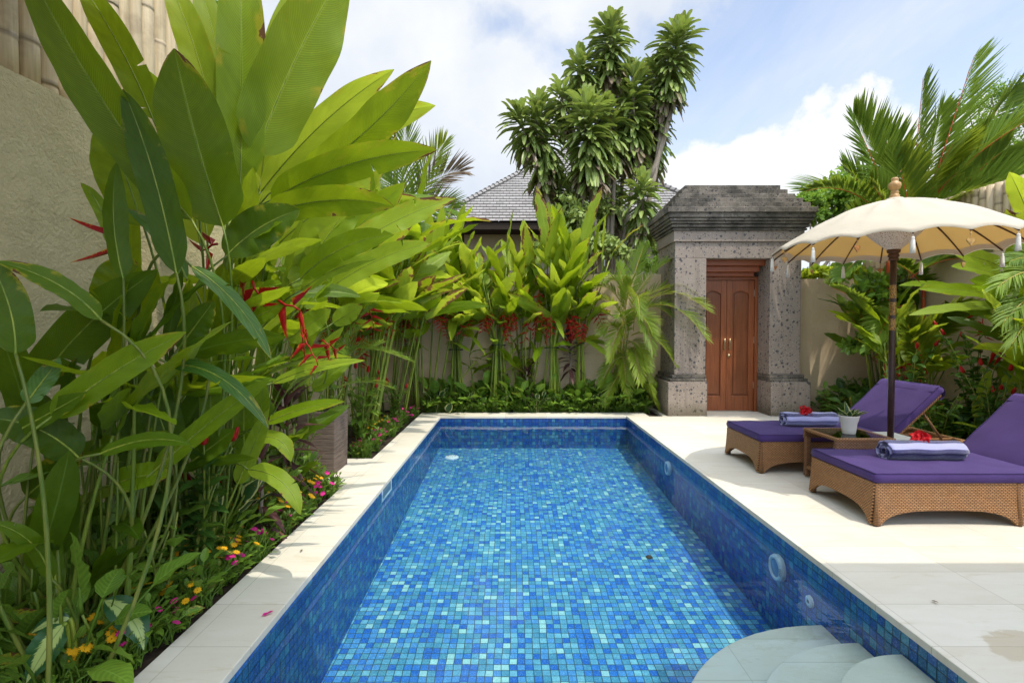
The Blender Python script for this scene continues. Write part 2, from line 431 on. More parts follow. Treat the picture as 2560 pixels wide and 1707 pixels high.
leafmat('red_bract', (.26, .006, .008), (.58, .022, .014), (.7, .03, .01), vfreq=1, skew=0, vein=.1, rough=.3, tmix=.15, yellow=(.75, .38, .02), brown=(.7, .30, .03), midc=(.35, .02, .02))
leafmat('red_petal', (.45, .004, .01), (.68, .012, .02), (.7, .01, .01), vfreq=5, skew=3, rough=.45, tmix=.25, midc=(.4, .0, .01))
leafmat('pink_petal', (.62, .02, .20), (.8, .05, .33), (.7, .04, .3), vfreq=1, skew=0, rough=.5, tmix=.25, midc=(.6, .02, .2))
leafmat('yellow_petal', (.72, .34, .01), (.85, .50, .02), (.7, .4, .02), vfreq=1, skew=0, rough=.5, tmix=.2, midc=(.6, .3, .01))
# spotted dumb cane leaf and variegated leaf
def spotted(name, green, pale, edge=.33, amp=.5, inv=False, sc=9):
    m, t = mat(name); uv = uvn(t); u, v, _ = t.sep(uv); tr, tg, tb = t.sep(tint(t))
    av = t.math('ABSOLUTE', t.math('SUBTRACT', v, .5))
    ph = t.math('SUBTRACT', t.math('MULTIPLY', u, 3.0), t.math('MULTIPLY', av, 2.0))
    nz = t.noise(t.comb(t.math('MULTIPLY', ph, 3.2), t.math('MULTIPLY', av, 1.2), t.math('MULTIPLY', tb, 50)), sc*.35, 5, .65)
    e = t.math('ADD', av, t.math('MULTIPLY', t.math('SUBTRACT', nz, .5), amp))
    f = t.ramp(e, [(edge-.02, 1), (edge+.02, 0)])
    if inv: f = t.math('SUBTRACT', 1.0, f)
    c = t.mix(f, green, pale); mid = t.ramp(av, [(.012, 1), (.03, 0)])
    c = t.mix(t.math('MULTIPLY', mid, .5), c, tuple(x*1.2 for x in green))
    s = pbsdf(t, c, .36, 0, .4); tl = t.new('ShaderNodeBsdfTranslucent'); t.link(c, tl.inputs[0])
    ms = t.new('ShaderNodeMixShader'); ms.inputs[0].default_value = .25
    t.link(s.outputs[0], ms.inputs[1]); t.link(tl.outputs[0], ms.inputs[2]); t.link(ms.outputs[0], t.out.inputs[0])
spotted('dumbcane', (.03, .10, .03), (.42, .52, .16), .22, .42)
spotted('variegated', (.035, .09, .025), (.55, .56, .22), .36, .12, inv=True, sc=4)
def stemmat(name, a, b, ring=None, rough=.4):
    m, t = mat(name); uv = uvn(t); u, v, _ = t.sep(uv); p = geop(t)
    n = t.noise(t.mapping(p, scale=(60, 60, 5)), 1, 4); c = t.mix(t.ramp(n, [(.35, 0), (.65, 1)]), a, b)
    if ring:
        fr = t.math('FRACT', t.math('MULTIPLY', v, ring[0])); c = t.mix(t.ramp(fr, [(.0, 1), (.05, 1), (.10, 0)]), c, ring[1])
    s = pbsdf(t, c, rough, 0, .35, t.bump(n, .3, .003)); t.link(s.outputs[0], t.out.inputs[0])
stemmat('heli_stem', (.11, .18, .015), (.27, .31, .035))
stemmat('heli_stem_dark', (.07, .12, .015), (.17, .18, .03))
stemmat('heli_stem_mid', (.075, .13, .012), (.17, .22, .025))
stemmat('cane', (.33, .30, .03), (.45, .34, .06), (9, (.45, .42, .28)))
stemmat('red_cane', (.50, .055, .02), (.62, .12, .03), (6, (.3, .2, .1)))
stemmat('wood_bark', (.20, .16, .12), (.36, .30, .23), rough=.9)
stemmat('green_twig', (.10, .16, .02), (.22, .24, .04))
# ---- plaster
def plaster(name, a, b, bs=.35, dirt=.5):
    m, t = mat(name); p = geop(t)
    n = t.noise(p, 1.1, 6, .62, .4); c = t.mix(t.ramp(n, [(.3, 0), (.72, 1)]), a, b)
    st = t.noise(t.mapping(p, scale=(3.5, 3.5, .35)), 1.6, 6, .65); c = t.mix(t.math('MULTIPLY', t.ramp(st, [(.52, 0), (.80, 1)]), dirt), c, tuple(x*.58 for x in a))
    f = t.noise(p, 14, 6, .6); c = t.mix(t.math('MULTIPLY', t.ramp(f, [(.55, 0), (.75, 1)]), .25), c, tuple(x*.7 for x in a))
    _, _, z = t.sep(p)
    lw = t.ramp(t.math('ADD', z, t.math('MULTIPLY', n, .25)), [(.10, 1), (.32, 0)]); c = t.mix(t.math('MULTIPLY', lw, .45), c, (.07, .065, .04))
    h = t.math('ADD', t.math('MULTIPLY', t.noise(p, 5, 5, .6, .1), 1.6), t.math('MULTIPLY', t.noise(p, 55, 5, .65), .55))
    s = pbsdf(t, c, .9, 0, .2, t.bump(h, bs, .022 if bs > .9 else .02)); t.link(s.outputs[0], t.out.inputs[0])
plaster('plaster_left', (.52, .425, .235), (.66, .55, .32), .95, .5)
plaster('plaster_back', (.56, .425, .265), (.66, .515, .33), .25, .3)
plaster('house_wall', (.50, .43, .30), (.58, .50, .36), .1, .2)
simple('soil', (.045, .032, .022), .95, .1, .5, 25, .9, 45)
# ---- andesite of the gate
def stone(name, a, b, dk, wh, weather):
    m, t = mat(name); p = geop(t); g = t.noise(p, 2.2, 5, .6); c = t.mix(t.ramp(g, [(.3, 0), (.7, 1)]), a, b)
    gr = t.noise(p, 160, 3, .6); c = t.mix(.38, c, t.mix(gr, tuple(x*.55 for x in a), tuple(x*1.5 for x in b)))
    wob = t.vmath('ADD', p, t.vmath('SCALE', t.noise(p, 30, 3, out='Color'), scale=.035))
    for sc, th, colr, am in ((14, .22, dk, .9), (30, .26, dk, .85), (44, .17, wh, .75), (80, .16, wh, .5), (22, .11, wh, .6)):
        vo = t.new('ShaderNodeTexVoronoi', voronoi_dimensions='3D'); t.link(wob, vo.inputs['Vector']); vo.inputs['Scale'].default_value = sc
        rr = t.sep(vo.outputs['Color'])[0]
        k = t.math('MULTIPLY', t.ramp(vo.outputs['Distance'], [(th, 1), (th+.07, 0)]), t.math('GREATER_THAN', t.math('ADD', rr, t.math('MULTIPLY', t.noise(p, 2.6, 3), .7)), .86))
        c = t.mix(t.math('MULTIPLY', k, am), c, colr)
    if weather:
        w = t.noise(p, 3.5, 6, .65); c = t.mix(t.ramp(w, [(.38, 0), (.62, .8)]), c, (.035, .033, .027))
        w2 = t.noise(p, 70, 4, .7); c = t.mix(t.ramp(w2, [(.66, 0), (.72, .7)]), c, (.40, .38, .34))
    sk_ = t.noise(t.mapping(p, scale=(9, 9, .6)), 1.3, 5, .65); c = t.mix(t.math('MULTIPLY', t.ramp(sk_, [(.50, 0), (.75, 1)]), .45), c, tuple(x*.45 for x in a))
    _, _, z = t.sep(p)
    ms = t.ramp(t.math('ADD', z, t.math('MULTIPLY', t.noise(p, 6, 4), .3)), [(.18, 1), (.36, 0)]); c = t.mix(t.math('MULTIPLY', ms, .55), c, (.06, .055, .02))
    jz = t.math('FRACT', t.math('MULTIPLY', z, 2.6)); j = t.ramp(jz, [(0, 1), (.012, 0)])
    c = t.mix(t.math('MULTIPLY', j, .25), c, tuple(x*.4 for x in a))
    h = t.math('ADD', t.noise(p, 60, 5, .7), t.math('MULTIPLY', t.noise(p, 12, 3), .5))
    s = pbsdf(t, c, .88, 0, .2, t.bump(h, .45, .008)); t.link(s.outputs[0], t.out.inputs[0])
stone('andesite', (.235, .19, .155), (.325, .265, .215), (.055, .055, .062), (.52, .47, .40), False)
stone('andesite_weathered', (.17, .145, .115), (.23, .195, .155), (.04, .04, .045), (.5, .47, .42), True)
# ---- limestone deck
m, t = mat('limestone'); p = geop(t); uv = uvn(t)
x, y, z = t.sep(p)
def joint(c, s_, off, w_): 
    f = t.math('FRACT', t.math('ADD', t.math('MULTIPLY', c, 1/s_), off)); return t.math('LESS_THAN', t.math('ABSOLUTE', t.math('SUBTRACT', f, .5)), w_/s_)
jj = t.math('MAXIMUM', joint(x, .60, .66, .0016), joint(y, .315, .12, .0018))
cell = t.comb(t.math('FLOOR', t.math('ADD', t.math('MULTIPLY', x, 1/.60), 1.16)), t.math('FLOOR', t.math('ADD', t.math('MULTIPLY', y, 1/.315), .62)), 0.0)
wn = t.new('ShaderNodeTexWhiteNoise', noise_dimensions='3D'); t.link(cell, wn.inputs['Vector'])
n = t.noise(t.vmath('ADD', t.mapping(p, scale=(1.2, 4.5, 1), rot=(0, 0, .45)), t.vmath('SCALE', wn.outputs['Color'], scale=7.0)), 2.0, 7, .66, .6)
c = t.mix(t.ramp(n, [(.3, 0), (.75, 1)]), (.59, .535, .42), (.69, .645, .545))
c = t.mix(.35, c, t.mix(wn.outputs['Value'], (.52, .47, .36), (.71, .68, .60)))
vn = t.noise(t.mapping(p, scale=(1.0, 5.0, 1), rot=(0, 0, .5)), 3.1, 9, .72, .9); c = t.mix(t.math('MULTIPLY', t.ramp(vn, [(.56, 0), (.68, 1)]), .5), c, (.50, .42, .27))
st = t.noise(p, .9, 5, .6); c = t.mix(t.math('MULTIPLY', t.ramp(st, [(.55, 0), (.7, 1)]), .28), c, (.58, .47, .31))
sp = t.noise(p, 38, 3, .7); c = t.mix(t.ramp(sp, [(.74, 0), (.78, .6)]), c, (.25, .2, .14))
wd = t.vmath('DISTANCE', t.mapping(p, scale=(1.0, 1.5, 1)), (2.08, 3.0, 0), out=1); wd = t.math('ADD', wd, t.math('MULTIPLY', t.math('SUBTRACT', t.noise(p, 7, 4), .5), .28))
c = t.mix(t.math('MULTIPLY', t.ramp(wd, [(.15, 1), (.17, 0)]), .55), c, (.42, .33, .20))
c = t.mix(t.math('MULTIPLY', jj, .6), c, (.30, .26, .18))
s = pbsdf(t, c, .62, 0, .35, t.bump(t.math('SUBTRACT', t.noise(p, 90, 4), t.math('MULTIPLY', jj, 2.0)), .12, .003)); t.link(s.outputs[0], t.out.inputs[0])
# ---- pool mosaic (uv in metres)
def mosaic(name, pal, dk):
  global PT
  m, t = mat(name); uv = uvn(t)
  PT = .0475
  q = t.vmath('SCALE', t.vmath('ADD', uv, t.vmath('SCALE', t.vmath('SUBTRACT', t.noise(uv, 2.6, 2, out='Color'), (.5, .5, .5)), scale=.028)), scale=1/PT); cx, cy, _ = t.sep(q)
  wn = t.new('ShaderNodeTexWhiteNoise', noise_dimensions='3D'); t.link(t.comb(t.math('FLOOR', cx), t.math('FLOOR', cy)), wn.inputs['Vector'])
  r = wn.outputs['Value']; r2 = t.sep(wn.outputs['Color'])[1]
  base = t.ramp(r, pal, 'CONSTANT')
  mo = t.noise(t.vmath('ADD', t.vmath('SCALE', uv, scale=1.0), t.vmath('SCALE', wn.outputs['Color'], scale=3.0)), 130, 3, .6, 1.2)
  c = t.mix(t.ramp(mo, [(.42, .75), (.60, 0)]), base, t.mix(.5, base, (.006, .05, .20)))
  c = t.mix(t.ramp(mo, [(.52, 0), (.70, .5)]), c, (.20, .50, .68))
  c = t.mix(t.math('MULTIPLY', r2, .15), c, (.02, .12, .45))
  fx = t.math('ABSOLUTE', t.math('SUBTRACT', t.math('FRACT', cx), .5)); fy = t.math('ABSOLUTE', t.math('SUBTRACT', t.math('FRACT', cy), .5))
  gr = t.math('GREATER_THAN', t.math('MAXIMUM', fx, fy), .452)
  c = t.mix(gr, c, (.018, .05, .05))
  s = pbsdf(t, c, t.math('MULTIPLY_ADD', gr, .5, .2), 0, .5, t.bump(t.math('SUBTRACT', 1.0, gr), .4, .002)); t.link(s.outputs[0], t.out.inputs[0])
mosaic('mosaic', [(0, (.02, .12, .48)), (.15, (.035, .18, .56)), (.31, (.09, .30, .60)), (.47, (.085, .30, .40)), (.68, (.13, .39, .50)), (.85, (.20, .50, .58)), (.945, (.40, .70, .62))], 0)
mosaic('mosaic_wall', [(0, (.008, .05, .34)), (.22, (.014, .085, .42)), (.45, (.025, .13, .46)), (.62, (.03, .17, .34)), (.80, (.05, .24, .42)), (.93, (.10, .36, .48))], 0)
# ---- water surface: clear film with Fresnel mirror
m, t = mat('water'); p = geop(t)
h = t.math('ADD', t.noise(p, 2.0, 3, .5), t.math('MULTIPLY', t.noise(p, 8.0, 3, .5), .3))
nb = t.bump(h, .2, .02)
fr = t.new('ShaderNodeFresnel'); fr.inputs[0].default_value = 1.33; t.link(nb, fr.inputs['Normal'])
tr = t.new('ShaderNodeBsdfTransparent'); tr.inputs[0].default_value = (.85, .965, .985, 1)
gl = t.new('ShaderNodeBsdfGlossy'); gl.inputs['Roughness'].default_value = 0.0; t.link(nb, gl.inputs['Normal'])
ms = t.new('ShaderNodeMixShader'); t.link(fr.outputs[0], ms.inputs[0]); t.link(tr.outputs[0], ms.inputs[1]); t.link(gl.outputs[0], ms.inputs[2]); t.link(ms.outputs[0], t.out.inputs[0])
# ---- glass table top
m, t = mat('glass'); fr = t.new('ShaderNodeFresnel'); fr.inputs[0].default_value = 1.5
tr = t.new('ShaderNodeBsdfTransparent'); tr.inputs[0].default_value = (.82, .88, .84, 1); gl = t.new('ShaderNodeBsdfGlossy'); gl.inputs['Roughness'].default_value = 0.02
ms = t.new('ShaderNodeMixShader'); t.link(fr.outputs[0], ms.inputs[0]); t.link(tr.outputs[0], ms.inputs[1]); t.link(gl.outputs[0], ms.inputs[2]); t.link(ms.outputs[0], t.out.inputs[0])
# ---- rattan weave (uv in metres, v up)
def rattan(name, a, b, dk, su=.024, sv=.0105):
    m, t = mat(name); uv = uvn(t); u, v, _ = t.sep(uv)
    cu_ = t.math('MULTIPLY', u, 1/su); cv = t.math('MULTIPLY', v, 1/sv)
    row = t.math('FLOOR', cv); fv = t.math('FRACT', cv)
    off = t.math('MULTIPLY', t.math('MODULO', t.math('ADD', row, 1000), 2), .5)
    fu = t.math('FRACT', t.math('ADD', cu_, off))
    hv = t.math('SINE', t.math('MULTIPLY', fv, math.pi)); hu = t.math('SINE', t.math('MULTIPLY', fu, math.pi))
    h = t.math('MULTIPLY', t.math('POWER', hv, .6), t.math('POWER', hu, .45))
    n = t.noise(t.mapping(uv, scale=(8, 60, 1)), 3, 4)
    wn = t.new('ShaderNodeTexWhiteNoise', noise_dimensions='2D'); t.link(t.comb(t.math('FLOOR', t.math('ADD', cu_, off)), row), wn.inputs['Vector'])
    c = t.mix(t.math('MULTIPLY_ADD', wn.outputs['Value'], .6, t.math('MULTIPLY', n, .4)), a, b)
    c = t.mix(t.ramp(h, [(.30, 1), (.78, 0)]), c, dk)
    s = pbsdf(t, c, .48, 0, .4, t.bump(h, .8, .004)); t.link(s.outputs[0], t.out.inputs[0])
rattan('rattan', (.33, .155, .055), (.52, .26, .10), (.05, .02, .008))
rattan('rattan_dark', (.26, .125, .055), (.42, .22, .10), (.05, .022, .012))
# ---- textiles
def fabric(name, a, b, sc=900, rough=.85, br=.2):
    m, t = mat(name); uv = uvn(t); u, v, _ = t.sep(uv)
    wv = t.math('MULTIPLY', t.math('SINE', t.math('MULTIPLY', u, sc*2)), t.math('SINE', t.math('MULTIPLY', v, sc*2)))
    n = t.noise(geop(t), 5, 5); c = t.mix(t.ramp(n, [(.3, 0), (.7, 1)]), a, b)
    wr = t.noise(t.mapping(geop(t), scale=(6, 2.5, 6)), 1.6, 4, .5)
    s = pbsdf(t, c, rough, 0, .25, t.bump(t.math('ADD', t.math('MULTIPLY', wv, .15), t.math('MULTIPLY', wr, 3)), br, .006), **{'Sheen Weight': .06, 'Sheen Roughness': .5}); t.link(s.outputs[0], t.out.inputs[0])
fabric('purple_fabric', (.050, .026, .118), (.066, .036, .15))
fabric('piping_fabric', (.034, .018, .085), (.04, .02, .10))
# towel: stripes run along u (v wraps round the roll)
def towel_mat(name, flip):
    m, t = mat(name); uv = uvn(t); u, v, _ = t.sep(uv)
    f = t.math('FRACT', t.math('ADD', t.math('MULTIPLY', v, 1/.095), flip)); f = t.math('ADD', f, t.math('MULTIPLY', t.math('SUBTRACT', t.noise(geop(t), 9, 2), .5), .05))
    c = t.mix(t.ramp(f, [(.495, 0), (.505, 1)]), (.42, .42, .70), (.035, .032, .13))
    n = t.noise(geop(t), 420, 3, .7)
    s = pbsdf(t, c, .95, 0, .1, t.bump(n, .8, .006), **{'Sheen Weight': .6}); t.link(s.outputs[0], t.out.inputs[0])
towel_mat('towel_a', .78); towel_mat('towel_b', .45)
# parasol cloth
def cloth(name, a, tr_, tmix):
    m, t = mat(name); p = geop(t); n = t.noise(p, 7, 5, .55); c = t.mix(t.ramp(n, [(.3, 0), (.7, 1)]), tuple(x*.93 for x in a), a)
    bmp = t.bump(t.math('ADD', t.noise(p, 9, 4, .55, .5), t.math('MULTIPLY', t.noise(p, 60, 3), .15)), .35, .02)
    s = pbsdf(t, c, .8, 0, .2, bmp); tl = t.new('ShaderNodeBsdfTranslucent'); tl.inputs[0].default_value = tuple(tr_)+(1,)
    ms = t.new('ShaderNodeMixShader'); ms.inputs[0].default_value = tmix
    t.link(s.outputs[0], ms.inputs[1]); t.link(tl.outputs[0], ms.inputs[2]); t.link(ms.outputs[0], t.out.inputs[0])
cloth('canvas_white', (.65, .61, .50), (.80, .66, .40), .35)
cloth('canvas_lining', (.68, .49, .21), (.85, .62, .28), .5)
simple('tassel', (.78, .74, .66), .9, .1, .08, 200, .6, 400)
simple('gold', (.50, .30, .10), .45, .5, .35, 60, .5, 120, metal=.3)
simple('shell', (.40, .17, .05), .5, .4, .4, 50, .5, 90)
simple('light_wood', (.42, .24, .085), .45, .4, .3, 35, .2, 80)
simple('dark_wood', (.045, .022, .016), .35, .5, .3, 18, .1, 60)
simple('rib_wood', (.10, .045, .025), .6, .3, .2, 40)
simple('white_ceramic', (.66, .62, .57), .4, .45, .07, 8)
simple('white_plastic', (.72, .78, .80), .35, .5, .03, 10)
simple('blue_lens', (.10, .26, .45), .1, .6, .1, 10)
simple('brass', (.42, .33, .18), .32, .5, .15, 40, metal=.9)
simple('steel', (.62, .58, .48), .3, .5, .1, 40, metal=.85)
simple('black_tie', (.02, .02, .02), .7, .3)
simple('stone_step', (.60, .62, .50), .6, .3, .14, 3.5, .2, 30)
simple('base_stone', (.52, .52, .46), .7, .3, .15, 12, .3, 40)
simple('dark_eave', (.045, .033, .025), .8, .2)
simple('grey_glass', (.20, .24, .25), .2, .5, .2, 6)
simple('white_paint', (.72, .68, .60), .8, .2, .05, 5)
simple('pavement', (.30, .27, .22), .9, .2, .3, 20, .4, 50)
m, t = mat('planter'); p = geop(t); z = t.sep(p)[2]
ln = t.noise(t.mapping(p, scale=(6, 6, 95)), 1.0, 4, .6); n = t.noise(p, 5, 4)
c = t.mix(t.ramp(ln, [(.35, 0), (.65, 1)]), (.075, .055, .042), (.20, .15, .12)); c = t.mix(t.math('MULTIPLY', n, .4), c, (.17, .12, .09))
s = pbsdf(t, c, .8, 0, .3, t.bump(ln, .8, .008)); t.link(s.outputs[0], t.out.inputs[0])
# wood of the door: grain along z
def wood(name, a, b, axis=2, rough=.35):
    m, t = mat(name); p = geop(t); sc = [55, 55, 55]; sc[axis] = 2.2
    n = t.noise(t.mapping(p, scale=tuple(sc)), 1.0, 5, .6, .8); g2 = t.noise(p, 1.7, 3)
    c = t.mix(t.ramp(n, [(.3, 0), (.72, 1)]), a, b); c = t.mix(t.math('MULTIPLY', t.ramp(g2, [(.35, 0), (.7, 1)]), .35), c, tuple(x*.6 for x in a))
    s = pbsdf(t, c, rough, 0, .45, t.bump(n, .12, .002)); t.link(s.outputs[0], t.out.inputs[0])
wood('door_wood', (.20, .055, .018), (.36, .115, .04)); wood('door_wood_panel', (.15, .045, .016), (.28, .09, .032))
wood('beam_wood', (.22, .05, .014), (.36, .10, .03), 0); wood('grey_plank', (.16, .12, .10), (.28, .23, .20), 2, .8)
# bamboo: colour varies per pole (tint) and darkens at nodes
m, t = mat('bamboo'); p = geop(t); tr_, tg_, tb_ = t.sep(tint(t)); n = t.noise(t.mapping(p, scale=(50, 50, 3)), 1, 5, .6); n2 = t.noise(p, 5, 4, .6)
c = t.mix(t.ramp(n, [(.3, 0), (.7, 1)]), (.44, .32, .17), (.66, .52, .32)); c = t.mix(t.math('MULTIPLY', tb_, .5), c, (.62, .50, .33))
c = t.mix(t.math('MULTIPLY', t.ramp(n2, [(.52, 0), (.68, 1)]), .45), c, (.22, .15, .09)); c = t.mix(tg_, c, (.16, .12, .08))
s = pbsdf(t, c, .5, 0, .35, t.bump(n, .2, .003)); t.link(s.outputs[0], t.out.inputs[0])
# shingles (uv metres: u along the eave, v up the slope)
m, t = mat('shingle'); uv = uvn(t)
bt = t.new('ShaderNodeTexBrick'); t.link(uv, bt.inputs['Vector']); bt.inputs['Scale'].default_value = 1.0
for k, v_ in (('Color1', (.22, .205, .195, 1)), ('Color2', (.33, .31, .295, 1)), ('Mortar', (.06, .055, .05, 1)), ('Mortar Size', .008), ('Brick Width', .16), ('Row Height', .14), ('Bias', 0.0)): bt.inputs[k].default_value = v_
u, v, _ = t.sep(uv); fv = t.math('FRACT', t.math('MULTIPLY', v, 1/.14)); n = t.noise(geop(t), 1.5, 5)
c = t.mix(t.ramp(fv, [(0, .8), (.16, 0)]), bt.outputs['Color'], (.07, .065, .06)); c = t.mix(t.math('MULTIPLY', n, .25), c, (.22, .20, .19))
gx = t.noise(t.mapping(uv, scale=(70, 4, 1)), 1, 3); c = t.mix(t.math('MULTIPLY', gx, .35), c, (.38, .36, .34))
s = pbsdf(t, c, .85, 0, .2, t.bump(t.math('SUBTRACT', 1.0, fv), .6, .02)); t.link(s.outputs[0], t.out.inputs[0])
# gold bands on the parasol pole
m, t = mat('carved_gold'); n = t.noise(geop(t), 160, 3, .7); c = t.mix(t.ramp(n, [(.46, 0), (.54, 1)]), (.05, .03, .02), (.55, .30, .06))
s = pbsdf(t, c, .4, .2, .5, t.bump(n, .5, .003)); t.link(s.outputs[0], t.out.inputs[0])
m, t = mat('lace'); n = t.noise(geop(t), 120, 3, .6); c = t.mix(t.ramp(n, [(.56, 0), (.6, 1)]), (.74, .62, .50), (.30, .15, .06))
s = pbsdf(t, c, .8); t.link(s.outputs[0], t.out.inputs[0])

# ================================================================== SETTING
PX0, PX1, PY0, PY1 = -1.07, 1.70, -.6, 7.47      # pool basin
WZ = -.095                                        # water level
CW = .30
# ground: soil everywhere, with the pool hole cut out
g = MB()
for (x0, y0, x1, y1) in ((-60, -60, PX0-CW, 90), (PX1, -60, 60, 90), (PX0-CW, PY1+CW, PX1, 90), (PX0-CW, -60, PX1, PY0)):
    nx = 8; xs = np.linspace(x0, x1, nx); ys = np.linspace(y0, y1, nx)
    X, Y = np.meshgrid(xs, ys, indexing='ij'); g.grid(np.stack([X, Y, X*0-.03], -1))
tag(g.build('ground', 'soil'), 'dark soil of the garden beds around the pool deck', 'soil', kind='structure')
d = MB()
d.box(PX1+.0, -3, -.028, 4.4, 7.42, 0)
d.box(2.2, 7.42, -.028, 4.7, 8.3, 0)
d.box(-2.18, 4.15, -.028, PX0-CW-.003, 5.0, -.004)
tag(d.build('deck', 'limestone'), 'cream limestone paving of the pool deck', 'paving', kind='structure')
# ---- pool
pool = thing('swimming_pool', 'rectangular pool lined with blue mosaic tiles and edged with cream limestone coping', 'pool', (0, 4, -.7))
fz = lambda y: -.74+max(0, y-2.5)*.053
fl = MB(); ys = [PY0, 2.5, PY1]
G = np.array([[(x, y, fz(y)) for y in ys] for x in (PX0, PX1)]); fl.grid(G, uv=G[:, :, :2].copy()+.013)
fl.build('pool_floor', 'mosaic', pool)
zt = -.034
wl = MB()
def wallq(a, b):
    (x0, y0), (x1, y1) = a, b; L = math.hypot(x1-x0, y1-y0); n = 12
    tt = np.linspace(0, 1, n); G = np.array([[(x0+(x1-x0)*q, y0+(y1-y0)*q, z) for z in (-.80, zt)] for q in tt])
    UV = np.array([[(q*L+y0*.37, z) for z in (-.80, zt)] for q in tt])
    return G, UV
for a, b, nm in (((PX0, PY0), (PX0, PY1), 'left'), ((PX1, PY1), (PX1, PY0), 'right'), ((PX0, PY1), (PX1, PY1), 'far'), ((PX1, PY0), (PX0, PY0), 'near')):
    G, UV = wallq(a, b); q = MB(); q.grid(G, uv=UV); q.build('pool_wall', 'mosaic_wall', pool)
cp = MB(); y = PY1+CW; k = 0
yy = [.53+.315*i for i in range(-4, 24)]
ys = sorted([v for v in yy if v < PY1+CW-.1])+[PY1+CW]
cp.box(PX0-CW, -.73, -.034, PX0+.03, PY1+CW, 0.0)
cp.box(PX0+.03, PY1-.03, -.034, PX1-.03, PY1+CW, 0.0)
cp.box(PX1-.03, -.73, -.034, PX1+CW, PY1+CW, .0006)
cp.build('coping', 'limestone', pool, bevel=.004)
# curved steps in the near right corner
for r_, z_ in ((1.07, -.354), (.775, -.27), (.50, -.15)):
    poly = [(PX1-.001, 1.70-r_)]; 
    for i in range(33):
        a = R(270-180*i/32); poly.append((PX1-.001+r_*math.cos(a), 1.70+r_*math.sin(a)))
    s_ = MB(); s_.prism(poly, -.78, z_); s_.build('step', 'limestone', pool, bevel=.006)
# drain
dr = MB(); dr.lathe([(0, .016), (.06, .016), (.085, .010), (.095, 0), (.095, -.02)], (-.83, 7.02, fz(7.02)+.006), 28)
dc = dr.build('drain_cover', 'white_plastic', pool, smooth=True)
for i in range(10):
    a = i/10*6.283; hs_ = MB(); hs_.tube([(-.83+.055*math.cos(a), 7.02+.055*math.sin(a), fz(7.02)+.018), (-.83+.055*math.cos(a), 7.02+.055*math.sin(a), fz(7.02)+.025)], .006, 6)
    hs_.build('drain_hole', 'dark_eave', dc)
vac = MB(); vac.lathe([(0, .01), (.02, .01), (.03, 0)], (1.15, 4.25, fz(4.25)+.004), 16); vac.build('floor_jet', 'dark_eave', pool, smooth=True)
# pool lights on the right wall
def pool_light(y, z, r):
    Mx = Matrix.Translation((PX1, y, z)) @ Matrix.Rotation(R(-90), 4, 'Y')
    q = MB(); q.lathe([(r*1.0, -.0), (r*1.02, .018), (r*.93, .033), (r*.74, .037), (r*.66, .026)], sides=32, M=Mx)
    b = q.build('pool_light', 'white_plastic', pool, smooth=True)
    q = MB(); q.lathe([(r*.68, .027), (r*.5, .033), (0.0001, .037)], sides=32, M=Mx); q.build('lens', 'blue_lens', b, smooth=True)
    for sgn in (-1, 1):
        for k in range(5):
            q = MB(); a = R(90*sgn+(k-2)*8); x0 = Vector((r*.96*math.cos(a), r*.96*math.sin(a), .030)); x1 = Vector((r*.80*math.cos(a), r*.80*math.sin(a), .0375))
            q.tube([Mx @ x0, Mx @ x1], .0025, 5)
            q.build('vent_slot', 'grey_glass', b)
pool_light(3.22, -.25, .082); pool_light(5.50, -.235, .075)
Mx = Matrix.Translation((PX1, 2.88, -.285)) @ Matrix.Rotation(R(-90), 4, 'Y')
q = MB(); q.lathe([(.034, 0), (.032, .012), (.018, .02), (.010, .015)], sides=24, M=Mx); q.build('return_jet', 'white_plastic', pool, smooth=True)
# skimmer mouth on the left wall
q = MB()
q.box(PX0-.0, 4.17, -.155, PX0+.006, 4.195, -.036); q.box(PX0-.0, 4.475, -.155, PX0+.006, 4.50, -.036); q.box(PX0-.0, 4.195, -.155, PX0+.006, 4.475, -.14)
sk = q.build('skimmer', 'white_plastic', pool)
q = MB(); q.box(PX0+.0005, 4.195, -.14, PX0+.003, 4.475, -.036); q.build('skimmer_mouth', 'grey_glass', sk)
wtr = MB(); xs = np.linspace(PX0, PX1, 24); ys = np.linspace(PY0, PY1, 60); X, Y = np.meshgrid(xs, ys, indexing='ij')
wtr.grid(np.stack([X, Y, X*0+WZ], -1))
tag(wtr.build('pool_water', 'water', smooth=True), 'clear still water filling the mosaic pool', 'water', kind='structure')

